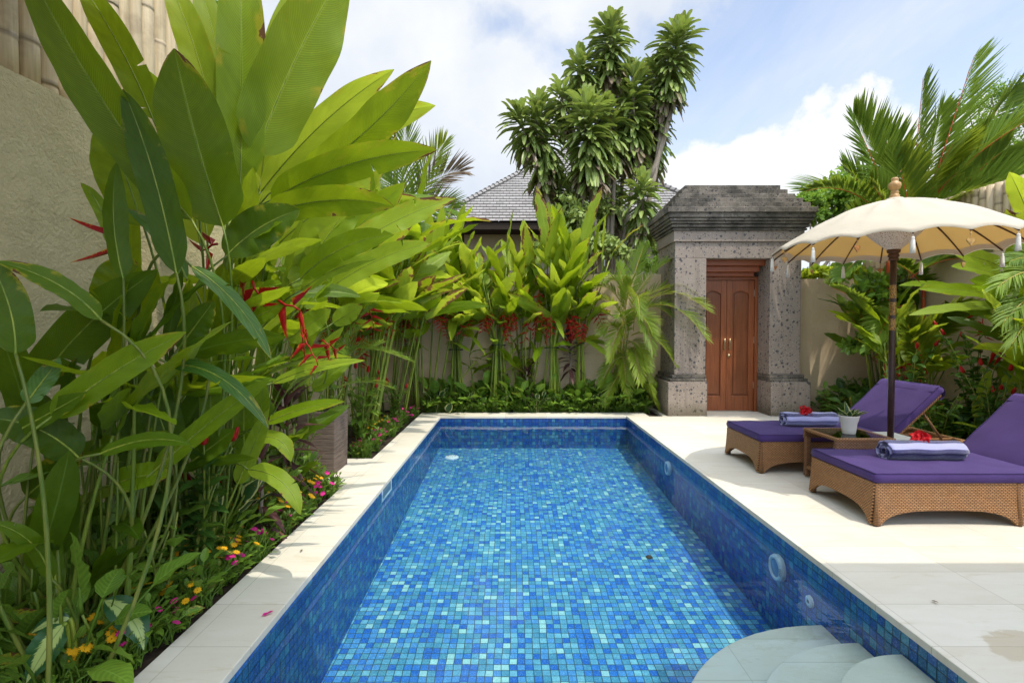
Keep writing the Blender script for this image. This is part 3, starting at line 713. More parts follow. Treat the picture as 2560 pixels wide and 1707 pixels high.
# ================================================================== WALLS
LX = -2.2; LH = 2.40
th = thing('garden_wall', 'tall rough beige plaster wall along the left side behind the big leaves', 'wall', (LX, 3, 0))
def rough_wall(x0, y0, x1, y1, h, th_, name, material, parent, seed=0):
    n = max(8, int(math.hypot(x1-x0, y1-y0)/.12)); m_ = 20
    q = MB(); tt = np.linspace(0, 1, n+1); zz_ = np.linspace(-.05, h, m_+1)
    dx, dy = (x1-x0), (y1-y0); L = math.hypot(dx, dy); nx_, ny_ = -dy/L, dx/L
    rr = np.random.default_rng(seed)
    off = np.zeros((n+1, m_+1)); 
    for s_ in (3, 7, 17):
        a = rr.normal(0, 1, 4); off += .0035*np.sin(tt[:, None]*s_*a[0]*3+a[1])*np.sin(zz_[None]*s_*a[2]+a[3])
    front = np.zeros((n+1, m_+1, 3)); front[..., 0] = x0+dx*tt[:, None]-nx_*off; front[..., 1] = y0+dy*tt[:, None]-ny_*off; front[..., 2] = zz_[None]
    front[:, -1, 2] += rr.normal(0, .004, n+1)
    q.grid(front)
    top = np.stack([front[:, -1], front[:, -1]+np.array([nx_, ny_, 0])*th_], 1); q.grid(top)
    bk = np.stack([top[:, 1], top[:, 1]*np.array([1, 1, 0])], 1); q.grid(bk)
    for e in (0, -1):
        g_ = np.stack([front[e], front[e]+np.array([nx_, ny_, 0])*th_], 1); q.grid(g_)
    return q.build(name, material, parent, smooth=False)
rough_wall(LX, 8.3, LX, -1.0, LH, -.22, 'wall_panel', 'plaster_left', th, 1)
th = thing('garden_wall', 'beige plaster wall behind the tied heliconia clumps, left of the stone gateway', 'wall', (0, 8.2, 0))
rough_wall(-2.2, 8.2, 2.46, 8.2, 2.14, .2, 'wall_panel', 'plaster_back', th, 2)
th = thing('garden_wall', 'tan plaster wall just right of the stone gateway, behind the far lounger', 'wall', (5, 7.8, 0))
rough_wall(4.16, 7.78, 5.6, 7.78, 2.03, .2, 'wall_panel', 'plaster_back', th, 3)
th = thing('garden_wall', 'plaster wall on the right under the bamboo screen, mostly hidden by plants', 'wall', (5.5, 6, 0))
rough_wall(5.5, 7.9, 5.5, 0.5, 2.15, .2, 'wall_panel', 'plaster_back', th, 4)
def bamboo_run(label, x, y0, y1, z0, z1, r, loc, gap=0):
    th = thing('bamboo_screen', label, 'bamboo fence', loc); y = y0; k = 0
    while y < y1:
        rr = r*random.uniform(.82, 1.12); y += rr; q = MB(); zs = []; rs = []; z = z0; dk = []
        nodes = []; zn = z0+random.uniform(.05, .4)
        while zn < z1: nodes.append(zn); zn += random.uniform(.38, .58)
        pts = sorted([z0, z1]+[v for n_ in nodes for v in (n_-.02, n_-.006, n_, n_+.006, n_+.02)])
        for z in pts:
            dmin = min([abs(z-n_) for n_ in nodes]+[1]); zs.append((x+random.uniform(-.0015, .0015), y, z)); rs.append(rr*(1.05 if dmin < .001 else (.975 if dmin < .01 else 1)))
        cr = random.random(); q.tube(zs, rs, 10, col=(.5, 0, cr))
        ca = q.col[0]; 
        for i, z in enumerate(pts):
            dmin = min([abs(z-n_) for n_ in nodes]+[1])
            if dmin < .008: ca[i*10:(i+1)*10, 1] = .55
        q.build('bamboo_pole', 'bamboo', th, smooth=True); y += rr+gap; k += 1
bamboo_run('vertical bamboo poles standing on top of the tall left wall', LX-.10, 1.2, 6.6, LH-.01, 3.75, .052, (LX-.1, 3, LH))
bamboo_run('bamboo pole fence above the right wall behind the palm', 5.62, 4.2, 8.2, 2.1, 2.95, .05, (5.62, 6, 2.1))

# ================================================================== veranda roof behind and above the camera (throws the shade on the near deck)
th = thing('veranda_roof', 'flat eave of the villa overhead whose straight shadow crosses the near deck', 'roof', (0, 0, 3.1))
q = MB(); q.box(-3.2, .15, 3.10, -.9, 2.36, 3.22); q.box(-.9, .15, 3.10, 1.9, 1.52, 3.22); q.box(1.9, .15, 3.10, 7.0, 1.68, 3.22)
q.build('soffit', 'white_paint', th)
for x in (-2.9, 6.7):
    q = MB(); q.box(x-.08, .2, 0, x+.08, .36, 3.1); q.build('post', 'house_wall', th)

# ================================================================== STONE GATEWAY
gt = thing('stone_gateway', 'grey andesite gateway with stepped top framing the double door', 'gateway', (3.31, 7.6, 0))
GY = 7.50
def gate_pillar(x0, x1, bx0, bx1, lab):
    q = MB(); q.box(x0, GY, .60, x1, 8.36, 2.30); p_ = q.build('pillar', 'andesite', gt, bevel=.008)
    q = MB(); q.box(bx0, GY-.07, -.02, bx1, 8.42, .50); q.build('plinth', 'andesite', p_, bevel=.012)
    q = MB(); e0 = (x0-bx0); e1 = bx1-x1
    q.box(x0-e0*.72, GY-.052, .50, x1+e1*.72, 8.405, .545); q.box(x0-e0*.38, GY-.03, .545, x1+e1*.38, 8.39, .60)
    q.build('base_moulding', 'andesite_weathered', p_, bevel=.01)
gate_pillar(2.38, 2.84, 2.27, 2.842, 'left'); gate_pillar(3.77, 4.23, 3.772, 4.35, 'right')
q = MB(); q.box(2.38, GY, 2.30, 4.23, 8.36, 2.54); q.build('lintel', 'andesite', gt, bevel=.006)
q = MB()
def ring(o, z0, z1): q.box(2.38-o, GY-o, z0, 4.23+o, 8.36+o, z1)
q.box(2.355, GY-.025, 2.54, 4.255, 8.385, 2.70)
q.build('frieze', 'andesite', gt, bevel=.006)
q = MB()
for o, z0, z1 in ((.05, 2.70, 2.728), (.035, 2.728, 2.742), (.07, 2.742, 2.775), (.055, 2.775, 2.79), (.085, 2.79, 2.83), (.11, 2.83, 2.86), (.10, 2.86, 2.872), (.125, 2.872, 2.94), (.15, 2.94, 3.015)): ring(o, z0, z1)
q.build('cornice', 'andesite_weathered', gt, bevel=.007)
q = MB()
for k in range(5):
    o = .15-(k+1)*.0725; z = 3.015+k*.081; q.box(2.38-o, GY-o, z, 4.23+o, 8.36+o, z+.081)
q.build('stepped_cap', 'andesite_weathered', gt, bevel=.006)
# door frame, stepped beams, door leaves
DY = 7.88
q = MB(); 
for k, (dy, z0, z1) in enumerate(((.0, 2.215, 2.30), (.07, 2.13, 2.215), (.14, 2.07, 2.13))):
    q.box(2.842, GY+.14+dy, z0, 3.768-.05*k, 8.1, z1)
q.build('lintel_beam', 'beam_wood', gt, bevel=.004)
q = MB(); q.box(2.842, DY-.03, 0, 2.875, DY+.08, 2.07); q.box(3.725, DY-.03, 0, 3.769, DY+.08, 2.07); q.box(2.875, DY-.03, 2.02, 3.725, DY+.08, 2.07)
q.build('door_frame', 'door_wood', gt, bevel=.003)
def door_leaf(x0, x1, hinge):
    w_ = x1-x0; st = .085
    q = MB(); q.box(x0, DY, .012, x0+st, DY+.045, 2.016); q.box(x1-st, DY, .012, x1, DY+.045, 2.016)
    q.box(x0+st, DY+.001, .012, x1-st, DY+.044, .24)
    # arched top rail
    n = 14; pts = []
    for i in range(n+1):
        s_ = i/n; pts.append((x0+st+(w_-2*st)*s_, 1.80+.055*math.sin(math.pi*s_)))
    poly = pts+[(x1-st, 2.015), (x0+st, 2.015)]
    q.prism(poly, DY+.001, DY+.044, axis=1)
    dl = q.build('door', 'door_wood', gt, bevel=.005)
    q = MB(); q.box(x0+st-.01, DY+.026, .23, x1-st+.01, DY+.034, 1.87)
    i0 = .028; poly = [(x0+st+i0, .24+i0)]+[(x1-st-i0, .24+i0)]+[(a_[0]*(1-.0)+(0), a_[1]-i0) for a_ in pts[::-1] if x0+st+i0 <= a_[0] <= x1-st-i0]
    q.prism(poly, DY+.010, DY+.027, axis=1)
    q.build('door_panel', 'door_wood_panel', dl, bevel=.006)
    return dl
dl = door_leaf(2.877, 3.299, 0); dr_ = door_leaf(3.302, 3.723, 1)
for dd, x in ((dl, 3.262), (dr_, 3.340)):
    q = MB(); q.tube([(x, DY-.001, 1.085), (x, DY-.035, 1.085)], .008, 8); q.tube([(x, DY-.001, .985), (x, DY-.035, .985)], .008, 8); q.tube([(x, DY-.036, 1.125), (x, DY-.036, 1.06), (x, DY-.036, 1.01), (x, DY-.036, .945)], [.009, .013, .013, .009], 10)
    q.build('handle', 'brass', dd, smooth=True)
Mx = Matrix.Translation((3.338, DY, .86)) @ Matrix.Rotation(R(90), 4, 'X')
q = MB(); q.lathe([(.028, 0), (.028, .008), (.018, .02), (.0001, .026)], sides=20, M=Mx); q.build('lock', 'brass', dr_, smooth=True)
for z in (.36, 1.05, 1.77):
    q = MB(); q.box(3.716, DY-.006, z, 3.730, DY+.003, z+.10); q.build('hinge', 'steel', dr_)

# ================================================================== shingled house behind the wall
hs0 = thing('house', 'neighbouring house with grey wooden shingle hip roof behind the dracaena tree', 'house', (1.7, 14, 0))
E = (-1.9, 12.0, 5.4, 19.0, 3.78); ap = (1.75, 15.5, 6.75)
def roof_face(q, a, b, c):
    a, b, c = map(lambda k: np.array(k, float), (a, b, c)); n = 50; rows = []
    # courses: each row of shingles is a small step
    L = np.linalg.norm(b-a); mid = (a+b)/2; H = np.linalg.norm(c-mid); nr = int(H/.14)
    nl = nrm(np.cross(b-a, c-a)); nl = nl*np.sign(nl[2]+1e-9)
    for i in range(nr):
        for e_, lift in ((i/nr, .022), ((i+1)/nr, .002)):
            p0 = a+(c-a)*e_+nl*lift; p1 = b+(c-b)*e_+nl*lift; rows.append((p0, p1, e_))
    V = []; UV = []
    for p0, p1, e_ in rows:
        w0 = L*e_/2; V.append([p0, p1]); UV.append([(w0, e_*H), (L-w0, e_*H)])
    q.grid(np.array(V), uv=np.array(UV))
q = MB(); c1_, c2_, c3_, c4_ = (E[0], E[1], E[4]), (E[2], E[1], E[4]), (E[2], E[3], E[4]), (E[0], E[3], E[4])
roof_face(q, c1_, c2_, ap); roof_face(q, c2_, c3_, ap); roof_face(q, c3_, c4_, ap); roof_face(q, c4_, c1_, ap)
rf = q.build('roof', 'shingle', hs0)
q = MB()
for c_ in (c1_, c2_):
    p0 = Vector(c_); p1 = Vector(ap); n = 36
    for i in range(n):
        a_ = p0.lerp(p1, i/n); b_ = p0.lerp(p1, (i+1)/n); q.tube([a_+Vector((0, 0, .045)), b_+Vector((0, 0, .02))], .07, 6)
q.build('ridge_cap', 'shingle', rf)
q = MB(); q.box(E[0]+.05, E[1]+.02, 3.60, E[2]-.05, E[1]+.08, 3.76); q.box(E[0]+.1, E[1]+.1, 3.64, E[2]-.1, E[3], 3.70); q.build('eave', 'dark_eave', hs0)
q = MB(); q.box(-1.2, 12.9, 0, 4.9, 18, 3.64); q.build('wall', 'house_wall', hs0)
q = MB()
for i in range(26): x = -.9+i*.115; q.box(x, 12.82, .5, x+.108, 12.86+random.uniform(-.008, .008), 2.66)
q.build('timber_panel', 'grey_plank', hs0)
q = MB(); q.box(2.3, 12.83, 2.5, 3.0, 12.87, 3.45); wn_ = q.build('window', 'grey_glass', hs0)
q = MB()
for x in (2.3, 2.53, 2.76, 3.0): q.box(x-.012, 12.80, 2.5, x+.012, 12.83, 3.45)
for z in (2.5, 2.82, 3.14, 3.45): q.box(2.3, 12.795, z-.012, 3.0, 12.80, z+.012)
q.build('frame', 'steel', wn_)

# ================================================================== SUN LOUNGERS
def skirt(q, p0, p1, legs, ztop, zarch, out, n=90, flare=.022, footw=.026):
    """woven side panel from p0 to p1 with arches cut between legs (positions 0..1)"""
    p0 = np.array(p0, float); p1 = np.array(p1, float); L = np.linalg.norm(p1-p0); out = np.array(out, float)
    tt = np.linspace(0, 1, n+1); G = []; UV = []
    for s_ in tt:
        zb = 0.012
        for a, b in zip(legs[:-1], legs[1:]):
            fa, fb = a+footw/L, b-footw/L
            if fa < s_ < fb:
                k = abs((s_-(fa+fb)/2)/((fb-fa)/2)); zb = .012+zarch*(1-k**3.2)**.62
        row = []; ur = []
        for j in range(7):
            z = zb+(ztop-zb)*j/6; fl_ = flare*(1-z/ztop)**1.6; pp = p0+(p1-p0)*s_+out*fl_; row.append((pp[0], pp[1], z)); ur.append((s_*L, z))
        G.append(row); UV.append(ur)
    q.grid(np.array(G), uv=np.array(UV))
def make_lounger():
    LL, WW, ZT = 1.86, .68, .275
    root = thing('sun_lounger', 'woven rattan sun lounger with purple cushion in the front, nearest the camera', 'sun lounger', (0, 0, 0), 'rattan sun loungers on the deck')
    legs = [0, .49, 1.0]
    for y, o in ((0, -1), (WW, 1)):
        q = MB(); skirt(q, (0, y, 0), (LL, y, 0), legs, ZT, .088, (0, o, 0)); q.build('side_panel', 'rattan', root, solid=.02)
    for x, o in ((0, -1), (LL, 1)):
        q = MB(); skirt(q, (x, 0, 0), (x, WW, 0), [0, 1], ZT, .098, (o, 0, 0)); q.build('end_panel', 'rattan', root, solid=.02)
    for x in (.0, LL*.49, LL):
        for y in (0, WW):
            sx_ = -.012 if x == 0 else (.012 if x == LL else 0); sy_ = -.014 if y == 0 else .014
            q = MB(); q.tube([(x+sx_*1.0, y+sy_*.95, .01), (x+sx_*.5, y+sy_*.5, .13), (x, y, .272)], [.017, .011, .007], 10); q.build('corner_post', 'rattan', root, smooth=True)
            q = MB(); q.tube([(x+sx_+(.012 if x == 0 else -.012 if x == LL else 0), y+sy_+(.01 if y == 0 else -.01), z) for z in (0, .015, .05)], [.019, .021, .022], 10); q.build('foot', 'rattan_dark', root, smooth=True)
    fold = 1.14
    q = MB(); q.box(.012, .012, .255, fold-.01, WW-.012, .276); q.build('seat_base', 'rattan', root)
    q = MB(); 
    for y0 in (.0, WW-.05): q.box(fold-.01, y0+.0, .255, LL, y0+.05, .277)
    q.box(LL-.05, .05, .255, LL, WW-.05, .277); q.build('rim', 'rattan', root, bevel=.006)
    A = R(44)
    def cushion(name, L, th_, Mx, n=26, m_=14):
        q = MB(); xs = np.linspace(0, L, n); ys = np.linspace(-.005, WW+.005, m_); r = .014
        e = lambda a, lo, hi: np.clip(np.minimum(a-lo, hi-a)/.05, 0, 1)
        X, Y = np.meshgrid(xs, ys, indexing='ij')
        Z = th_-.004+.007*e(X, 0, L)**.5*e(Y, -.005, WW+.005)**.5 + .0022*np.sin(X*23+Y*9)*np.sin(Y*17)
        top = np.stack([X, Y, Z], -1)
        # sides: border loops bulging slightly
        rim = np.concatenate([top[:, 0], top[-1, 1:], top[::-1, -1][1:], top[0, ::-1][1:-1]])
        cx = np.array([L/2, WW/2, 0]); rows = []
        for f_, o_ in ((1, 0), (.8, .006), (.5, .009), (.2, .006), (0, 0)):
            rr = rim.copy(); rr[:, 2] = rim[:, 2]*f_; d_ = (rr-cx); d_[:, 2] = 0
            nx = np.where(np.abs(d_[:, 0]) > L/2-.002, np.sign(d_[:, 0]), 0); ny = np.where(np.abs(d_[:, 1]) > WW/2-.0, np.sign(d_[:, 1]), 0)
            rr[:, 0] += nx*o_; rr[:, 1] += ny*o_; rows.append(rr)
        rows = np.stack(rows, 1)
        def tf(G):
            s = G.shape; return np.array([tuple(Mx @ Vector(v)) for v in G.reshape(-1, 3)]).reshape(s)
        q.grid(tf(top), uv=top[..., :2].copy()); q.grid(tf(rows), closeu=True)
        c_ = q.build(name, 'purple_fabric', root, smooth=True)
        q = MB(); loop = [tuple(Mx @ Vector(v+np.array([0, 0, .001]))) for v in np.concatenate([rim, rim[:1]])]; q.tube(loop, .0045, 6, caps=False)
        q.build('piping', 'piping_fabric', c_, smooth=True)
        return c_
    cushion('seat_cushion', fold, .062, Matrix.Translation((-.012, 0, .277)))
    Mb = Matrix.Translation((fold+.0, 0, .285)) @ Matrix.Rotation(-A, 4, 'Y')
    q = MB(); q.box(.0, .01, -.03, .60, WW-.01, 0, M=Mb); q.build('backrest', 'rattan', root, bevel=.005)
    cb = cushion('back_cushion', .625, .062, Mb)
    # gathered cloth hood at the head end
    q = MB(); G = []
    for i in range(60):
        y = -.008+(WW+.016)*i/59; row = []
        for j, (a, b) in enumerate(((.55, .066), (.60, .069), (.634, .060), (.640, .03), (.632, -.01), (.60, -.036), (.56, -.040))):
            w_ = .004*math.sin(i*1.35+j*.4)*(j > 2); row.append(tuple(Mb @ Vector((a+w_, y, b+w_*.5))))
        G.append(row)
    q.grid(np.array(G)); q.build('head_hood', 'purple_fabric', cb, smooth=True)
    for y in (.06, WW-.06):
        p = Mb @ Vector((.40, y, -.03)); q = MB(); q.tube([p, (fold+.50, y, .27)], .011, 8); q.build('prop', 'rattan_dark', root, smooth=True)
    return root
l1 = make_lounger(); l1.location = (2.345, 3.27, 0)
l2 = copy_tree(l1); l2.location = (2.195, 4.48, 0); l2['label'] = 'woven rattan sun lounger with purple cushion farther back, nearer the wooden door'
# ================================================================== SIDE TABLE
tb = thing('side_table', 'square wicker side table with glass top between the two loungers', 'table', (2.73, 4.16, 0))
x0, x1, y0, y1, zt_ = 2.51, 2.965, 3.945, 4.385, .42
for (x, y) in ((x0, y0), (x1-.04, y0), (x0, y1-.04), (x1-.04, y1-.04)):
    q = MB(); q.box(x, y, .012, x+.04, y+.04, .345 if y == y0 or True else .4); q.build('leg', 'rattan_dark', tb, bevel=.004)
for ya, yb in ((y0-.004, y0+.022), (y1-.022, y1+.004)):
    q = MB(); q.box(x0-.004, ya, .335, x1+.004, yb, zt_-.006); q.build('apron', 'rattan_dark', tb, bevel=.003)
q = MB()
for (a, b, c_, d_) in ((x0-.006, y0-.006, x1+.006, y0+.03), (x0-.006, y1-.03, x1+.006, y1+.006), (x0-.006, y0+.03, x0+.03, y1-.03), (x1-.03, y0+.03, x1+.006, y1-.03)):
    q.box(a, b, zt_-.0255, c_, d_, zt_-.002)
q.build('rim', 'rattan', tb, bevel=.005)
q = MB(); q.box(x0+.03, y0+.03, zt_-.02, x1-.03, y1-.03, zt_-.012); q.build('top', 'rattan', tb)
q = MB(); q.box(x0+.02, y0+.02, zt_-.0105, x1-.02, y1-.02, zt_-.0035); q.build('glass_top', 'glass', tb)
q = MB(); q.box(x0+.005, y0+.005, .075, x1-.005, y1-.005, .10); q.build('shelf', 'rattan', tb, bevel=.004)
q = MB(); q.box(x1-.014, y0+.04, .10, x1-.004, y1-.04, .34); q.build('back_panel', 'rattan_dark', tb)
# ================================================================== ROLLED TOWELS
def towel(x, y, z, L, matn, label, seed):
    rr = random.Random(seed); th = thing('rolled_towel', label, 'towel', (x+L/2, y, z), 'rolled beach towels on the loungers')
    n = 88; turns = 2.6; tot = turns*2*math.pi; prof = []; s_ = 0
    ht = .0105
    for i in range(n+1):
        a = i/n*tot; r = .014+.054*(i/n); r *= 1+.03*math.sin(a*3+seed)
        yy_ = math.cos(a-.6)*r*1.28; zz_ = math.sin(a-.6)*r*.98
        if prof: s_ += math.hypot(yy_-prof[-1][0], zz_-prof[-1][1])
        prof.append((yy_, zz_, s_))
    zc = -min(p[1] for p in prof)+.004
    m_ = 22; G = []; UV = []
    for k in range(m_+1):
        u = k/m_; row = []; ur = []
        e_ = abs(u-.5)*2; sq = 1-.05*(e_**6); bow = .004*math.sin(u*5+seed)
        for (a, b, s_) in prof:
            row.append((x+L*u+.006*math.sin(s_*35+seed)*(e_**8)+.008*(rr.random()-.5)*(e_ > .99), y+a*sq+bow+.003*math.sin(u*17+s_*20), z+max(.003, (b*sq+zc)+.0025*math.sin(u*13+s_*31)))); ur.append((L*u, s_))
        G.append(row); UV.append(ur)
    q = MB(); q.grid(np.array(G), uv=np.array(UV)); q.build('towel_roll', matn, th, smooth=True, solid=.011)
    return th
def hibiscus(c, r, label, seed):
    rr = random.Random(seed); th = thing('hibiscus_flower', label, 'flower', c, 'red hibiscus flowers on the towels'); c = np.array(c)
    ax = nrm([rr.uniform(-.4, .1), -.75, .65]); a0 = nrm(np.cross(ax, (0, 0, 1))); b0 = np.cross(ax, a0)
    for k in range(5):
        an = k*1.2566+seed; d_ = a0*math.cos(an)+b0*math.sin(an); q = MB()
        leaf(q, c+ax*.005, c+d_*r+ax*r*.35, r*.95, n=ax, sag=-ax*r*.22, seg=9, ws=4, prof=lambda t: np.clip(np.sin(np.pi*np.clip(t, 0, 1)**1.35), 0, 1)**.55, wave=.12, fold=.1, col=(rr.uniform(.4, .8), 0, .5))
        q.build('petal', 'red_petal', th, smooth=True)
    q = MB(); q.tube([c, c+ax*r*.5, c+ax*r*.95+np.array([0, 0, .006])], [.004, .003, .0045], 6); q.build('stamen', 'red_petal', th, smooth=True)
towel(2.66, 3.645, .34, .53, 'towel_a', 'rolled light and dark striped towel on the front lounger under a red flower', 1)
towel(2.60, 4.90, .34, .49, 'towel_b', 'rolled navy striped towel on the far lounger beside the white pot', 2)
hibiscus((2.925, 3.65, .478), .062, 'red hibiscus flower on the towel of the front lounger', 1)
hibiscus((2.80, 4.88, .475), .066, 'red hibiscus flower on the towel of the far lounger', 2)
# ================================================================== POTTED SNAKE PLANT
pt = thing('potted_plant', 'small white pot with green and yellow edged snake plant on the glass table', 'potted plant', (2.735, 4.14, .4165))
q = MB(); q.lathe([(.0001, .004), (.044, 0), (.0475, .003), (.054, .045), (.058, .085), (.066, .11), (.074, .142), (.0745, .148), (.069, .149), (.062, .12), (.0001, .118)], (2.735, 4.14, .4175), 36); pp_ = q.build('pot', 'white_ceramic', pt, smooth=True)
q = MB(); q.lathe([(.0001, .132), (.065, .128)], (2.735, 4.14, .4175), 20); q.build('soil', 'soil', pp_)
for k, (a, l, tl, w_) in enumerate(((95, .135, .25, .045), (200, .12, .9, .038), (180, .10, 1.1, .04), (20, .125, 1.0, .04), (-15, .135, 1.15, .042), (270, .10, .5, .045), (310, .09, .7, .045), (240, .095, .8, .045), (60, .10, .6, .035), (140, .11, .7, .035), (0, .06, .1, .04), (345, .12, 1.0, .04))):
    an = R(a); b_ = V3(2.735+.018*math.cos(an), 4.14+.018*math.sin(an), .545); d_ = V3(math.cos(an)*math.sin(tl), math.sin(an)*math.sin(tl), math.cos(tl))
    q = MB(); leaf(q, b_, b_+d_*l, w_, n=-V3(math.cos(an), math.sin(an), -.6), sag=(0, 0, -.008), fold=.6, seg=9, ws=3, prof=prof_lance, wave=0); q.build('leaf', 'variegated', pt, smooth=True)
# ================================================================== PARASOL
UX, UY = 3.0, 4.04
um = thing('parasol', 'cream Balinese parasol with tassels and carved pole standing behind the side table', 'parasol', (UX, UY, 0))
RR, ZR, ZA, NR = .86, 1.895, 2.275, 18
def dome(r, a, lift=0):
    f = r/RR; z = ZA-(ZA-ZR)*(f**1.75)
    s_ = abs(math.sin(a*NR/2)); k = f**5
    rr_ = r*(1-.030*k*s_)
    return (UX+rr_*math.cos(a), UY+rr_*math.sin(a), z+lift+.030*k*s_-.014*math.sin(math.pi*f)*s_+.0)
def canopy(name, material, lift, parent=um):
    n1_, n2_ = NR*10, 26; G = np.array([[dome(.02+(RR-.02)*j/n2_, 6.2832*i/n1_, lift) for j in range(n2_+1)] for i in range(n1_)])
    rw = np.random.default_rng(5); 
    G[:, 8:, 2] += (np.sin(np.arange(n1_)*.37)[:, None]*np.sin(np.arange(n2_-7)*.7)[None])*.0022
    if lift == 0:  # hem
        e_ = G[:, -1:].copy(); e_[:, :, 2] -= .014; G = np.concatenate([G, e_], 1)
    q = MB(); q.grid(G, closeu=True); return q.build(name, material, parent, smooth=True)
cn = canopy('canopy', 'canvas_white', 0); canopy('lining', 'canvas_lining', -.007, cn)
q = MB(); G = np.array([[dome(.93*RR+(.07*RR)*j/3, 6.2832*i/(NR*10), -.009) for j in range(4)] for i in range(NR*10)]); q.grid(G, closeu=True); q.build('hem', 'canvas_white', cn, smooth=True)
q = MB(); q.lathe([(.055, ZA+.012), (.075, ZA-.004), (.085, ZA-.016), (.02, ZA+.02)], (UX, UY, 0), 28); q.build('top_cap', 'canvas_white', cn, smooth=True)
for k in range(NR):
    a = 6.2832*k/NR; q = MB(); pts = [dome(.03+(RR-.03)*j/12, a, -.018) for j in range(13)]; q.tube(pts, np.linspace(.009, .0055, 13), 6); q.build('rib', 'rib_wood', um, smooth=True)
q = MB(); q.tube([(UX, UY, .1), (UX, UY, 1.2), (UX, UY, 2.28)], .0225, 20); pole = q.build('pole', 'dark_wood', um, smooth=True)
for z0, z1 in ((1.505, 1.61), (1.375, 1.475), (1.255, 1.345)):
    q = MB(); q.lathe([(.0232, z0), (.0236, z0+.003), (.0236, z1-.003), (.0232, z1)], (UX, UY, 0), 24); q.build('carved_band', 'carved_gold', pole, smooth=True)
q = MB(); q.lathe([(.023, 1.80), (.034, 1.806), (.034, 1.818), (.028, 1.824), (.038, 1.834), (.038, 1.848), (.030, 1.855), (.044, 1.866), (.046, 1.885), (.03, 1.895)], (UX, UY, 0), 28); q.build('collar', 'rib_wood', um, smooth=True)
q = MB(); q.lathe([(.044, 1.888), (.075, 1.915), (.12, 1.955), (.17, 2.005), (.20, 2.04), (.205, 2.06)], (UX, UY, 0), 48); q.build('lace_cone', 'lace', um, smooth=True)
q = MB(); q.lathe([(.038, 2.285), (.040, 2.292), (.034, 2.30), (.036, 2.308), (.028, 2.315), (.024, 2.325), (.030, 2.335), (.024, 2.343), (.022, 2.352), (.036, 2.362), (.044, 2.382), (.040, 2.405), (.026, 2.416), (.022, 2.424), (.026, 2.436), (.020, 2.448), (.0001, 2.452)], (UX, UY, 0), 28); fn = q.build('finial', 'light_wood', um, smooth=True)
for k in range(NR):
    a = 6.2832*k/NR; p = V3(*dome(RR*.995, a, -.012))
    if k % 2 == 0:
        q = MB(); q.tube([p, p-V3(0, 0, .03)], .0022, 5); q.lathe([(.0001, -.028), (.007, -.03), (.011, -.036), (.008, -.044), (.012, -.052), (.014, -.10), (.017, -.135), (.0001, -.136)], p, 12); q.build('tassel', 'tassel', um, smooth=True)
    else:
        q = MB(); q.tube([p, p-V3(0, 0, .05)], .0018, 5); q.lathe([(.0001, -.02), (.006, -.026), (.0001, -.032)], p, 8)
        n = 22; poly = []
        for i in range(n):
            s_ = 6.2832*i/n; hx = .0016*16*math.sin(s_)**3*.9; hz = .0016*(13*math.cos(s_)-5*math.cos(2*s_)-2*math.cos(3*s_)-math.cos(4*s_)); poly.append((hx, hz))
        Mx = Matrix.Translation(tuple(p-V3(0, 0, .075))) @ Matrix.Rotation(random.uniform(-1.2, 1.2), 4, 'Z'); q.prism(poly, -.005, .005, axis=1, M=Mx)
        q.build('pendant', 'gold' if k % 4 == 1 else 'shell', um)
    # short fringe tassels seen between ribs
q = MB(); q.box(2.975, 4.00, 0, 3.22, 4.32, .385); q.box(2.99, 4.015, .385, 3.205, 4.305, .40); q.build('base', 'base_stone', um, bevel=.006)
# ================================================================== TALL PLANTER
pl = thing('planter', 'tall square brown ribbed planter on the white slab left of the pool', 'planter', (-1.73, 4.62, 0))
q = MB(); b0, b1, h_ = .172, .185, .545
def sq(r, z): return [(-1.73-r, 4.625-r, z), (-1.73+r, 4.625-r, z), (-1.73+r, 4.625+r, z), (-1.73-r, 4.625+r, z)]
v = sq(.178, -.004)+sq(.186, h_)+sq(.168, h_)+sq(.165, .44)
f = [[0, 1, 5, 4], [1, 2, 6, 5], [2, 3, 7, 6], [3, 0, 4, 7], [4, 5, 9, 8], [5, 6, 10, 9], [6, 7, 11, 10], [7, 4, 8, 11], [8, 9, 13, 12], [9, 10, 14, 13], [10, 11, 15, 14], [11, 8, 12, 15], [3, 2, 1, 0]]
q.add(v, f); q.build('pot', 'planter', pl, bevel=.008)
q = MB(); q.box(-1.895, 4.46, .43, -1.565, 4.79, .455); q.build('soil', 'soil', pl)

# ================================================================== PLANTS
def rnd(a, b): return random.uniform(a, b)
def azv(a, el=0): return V3(math.cos(a)*math.cos(el), math.sin(a)*math.cos(el), math.sin(el))
def bract_flower(p, L, d, n_br, th, size=.11, roll=0):
    """zigzag inflorescence: p start, d direction"""
    q = MB(); d = nrm(d); side = nrm(np.cross(d, azv(roll))); pts = [p]; c = np.array(p, float)
    for i in range(n_br):
        s_ = 1 if i % 2 else -1; c = c+d*L/n_br+side*s_*size*.07; pts.append(c.copy())
        l = size*(1.15-.6*i/n_br); e = c+nrm(d*.45+side*s_*.95+V3(0, 0, .12)+RNG.normal(0, .08, 3))*l
        leaf(q, c, e, l*.30, n=nrm(np.cross(side, d)*.2-d*.4+V3(0, 0, 1)), sag=-V3(0, 0, .10*l), fold=1.5, seg=6, ws=2, prof=lambda t: np.clip(1-t, 0, 1)**.8*np.clip(t/.12, 0, 1)**.5, col=(rnd(.3, .8), rnd(.22, .42), .5), wave=0)
    q.tube(pts, np.linspace(size*.05, size*.028, len(pts)), 6)
    return q.build('flower', 'red_bract', th, smooth=True)
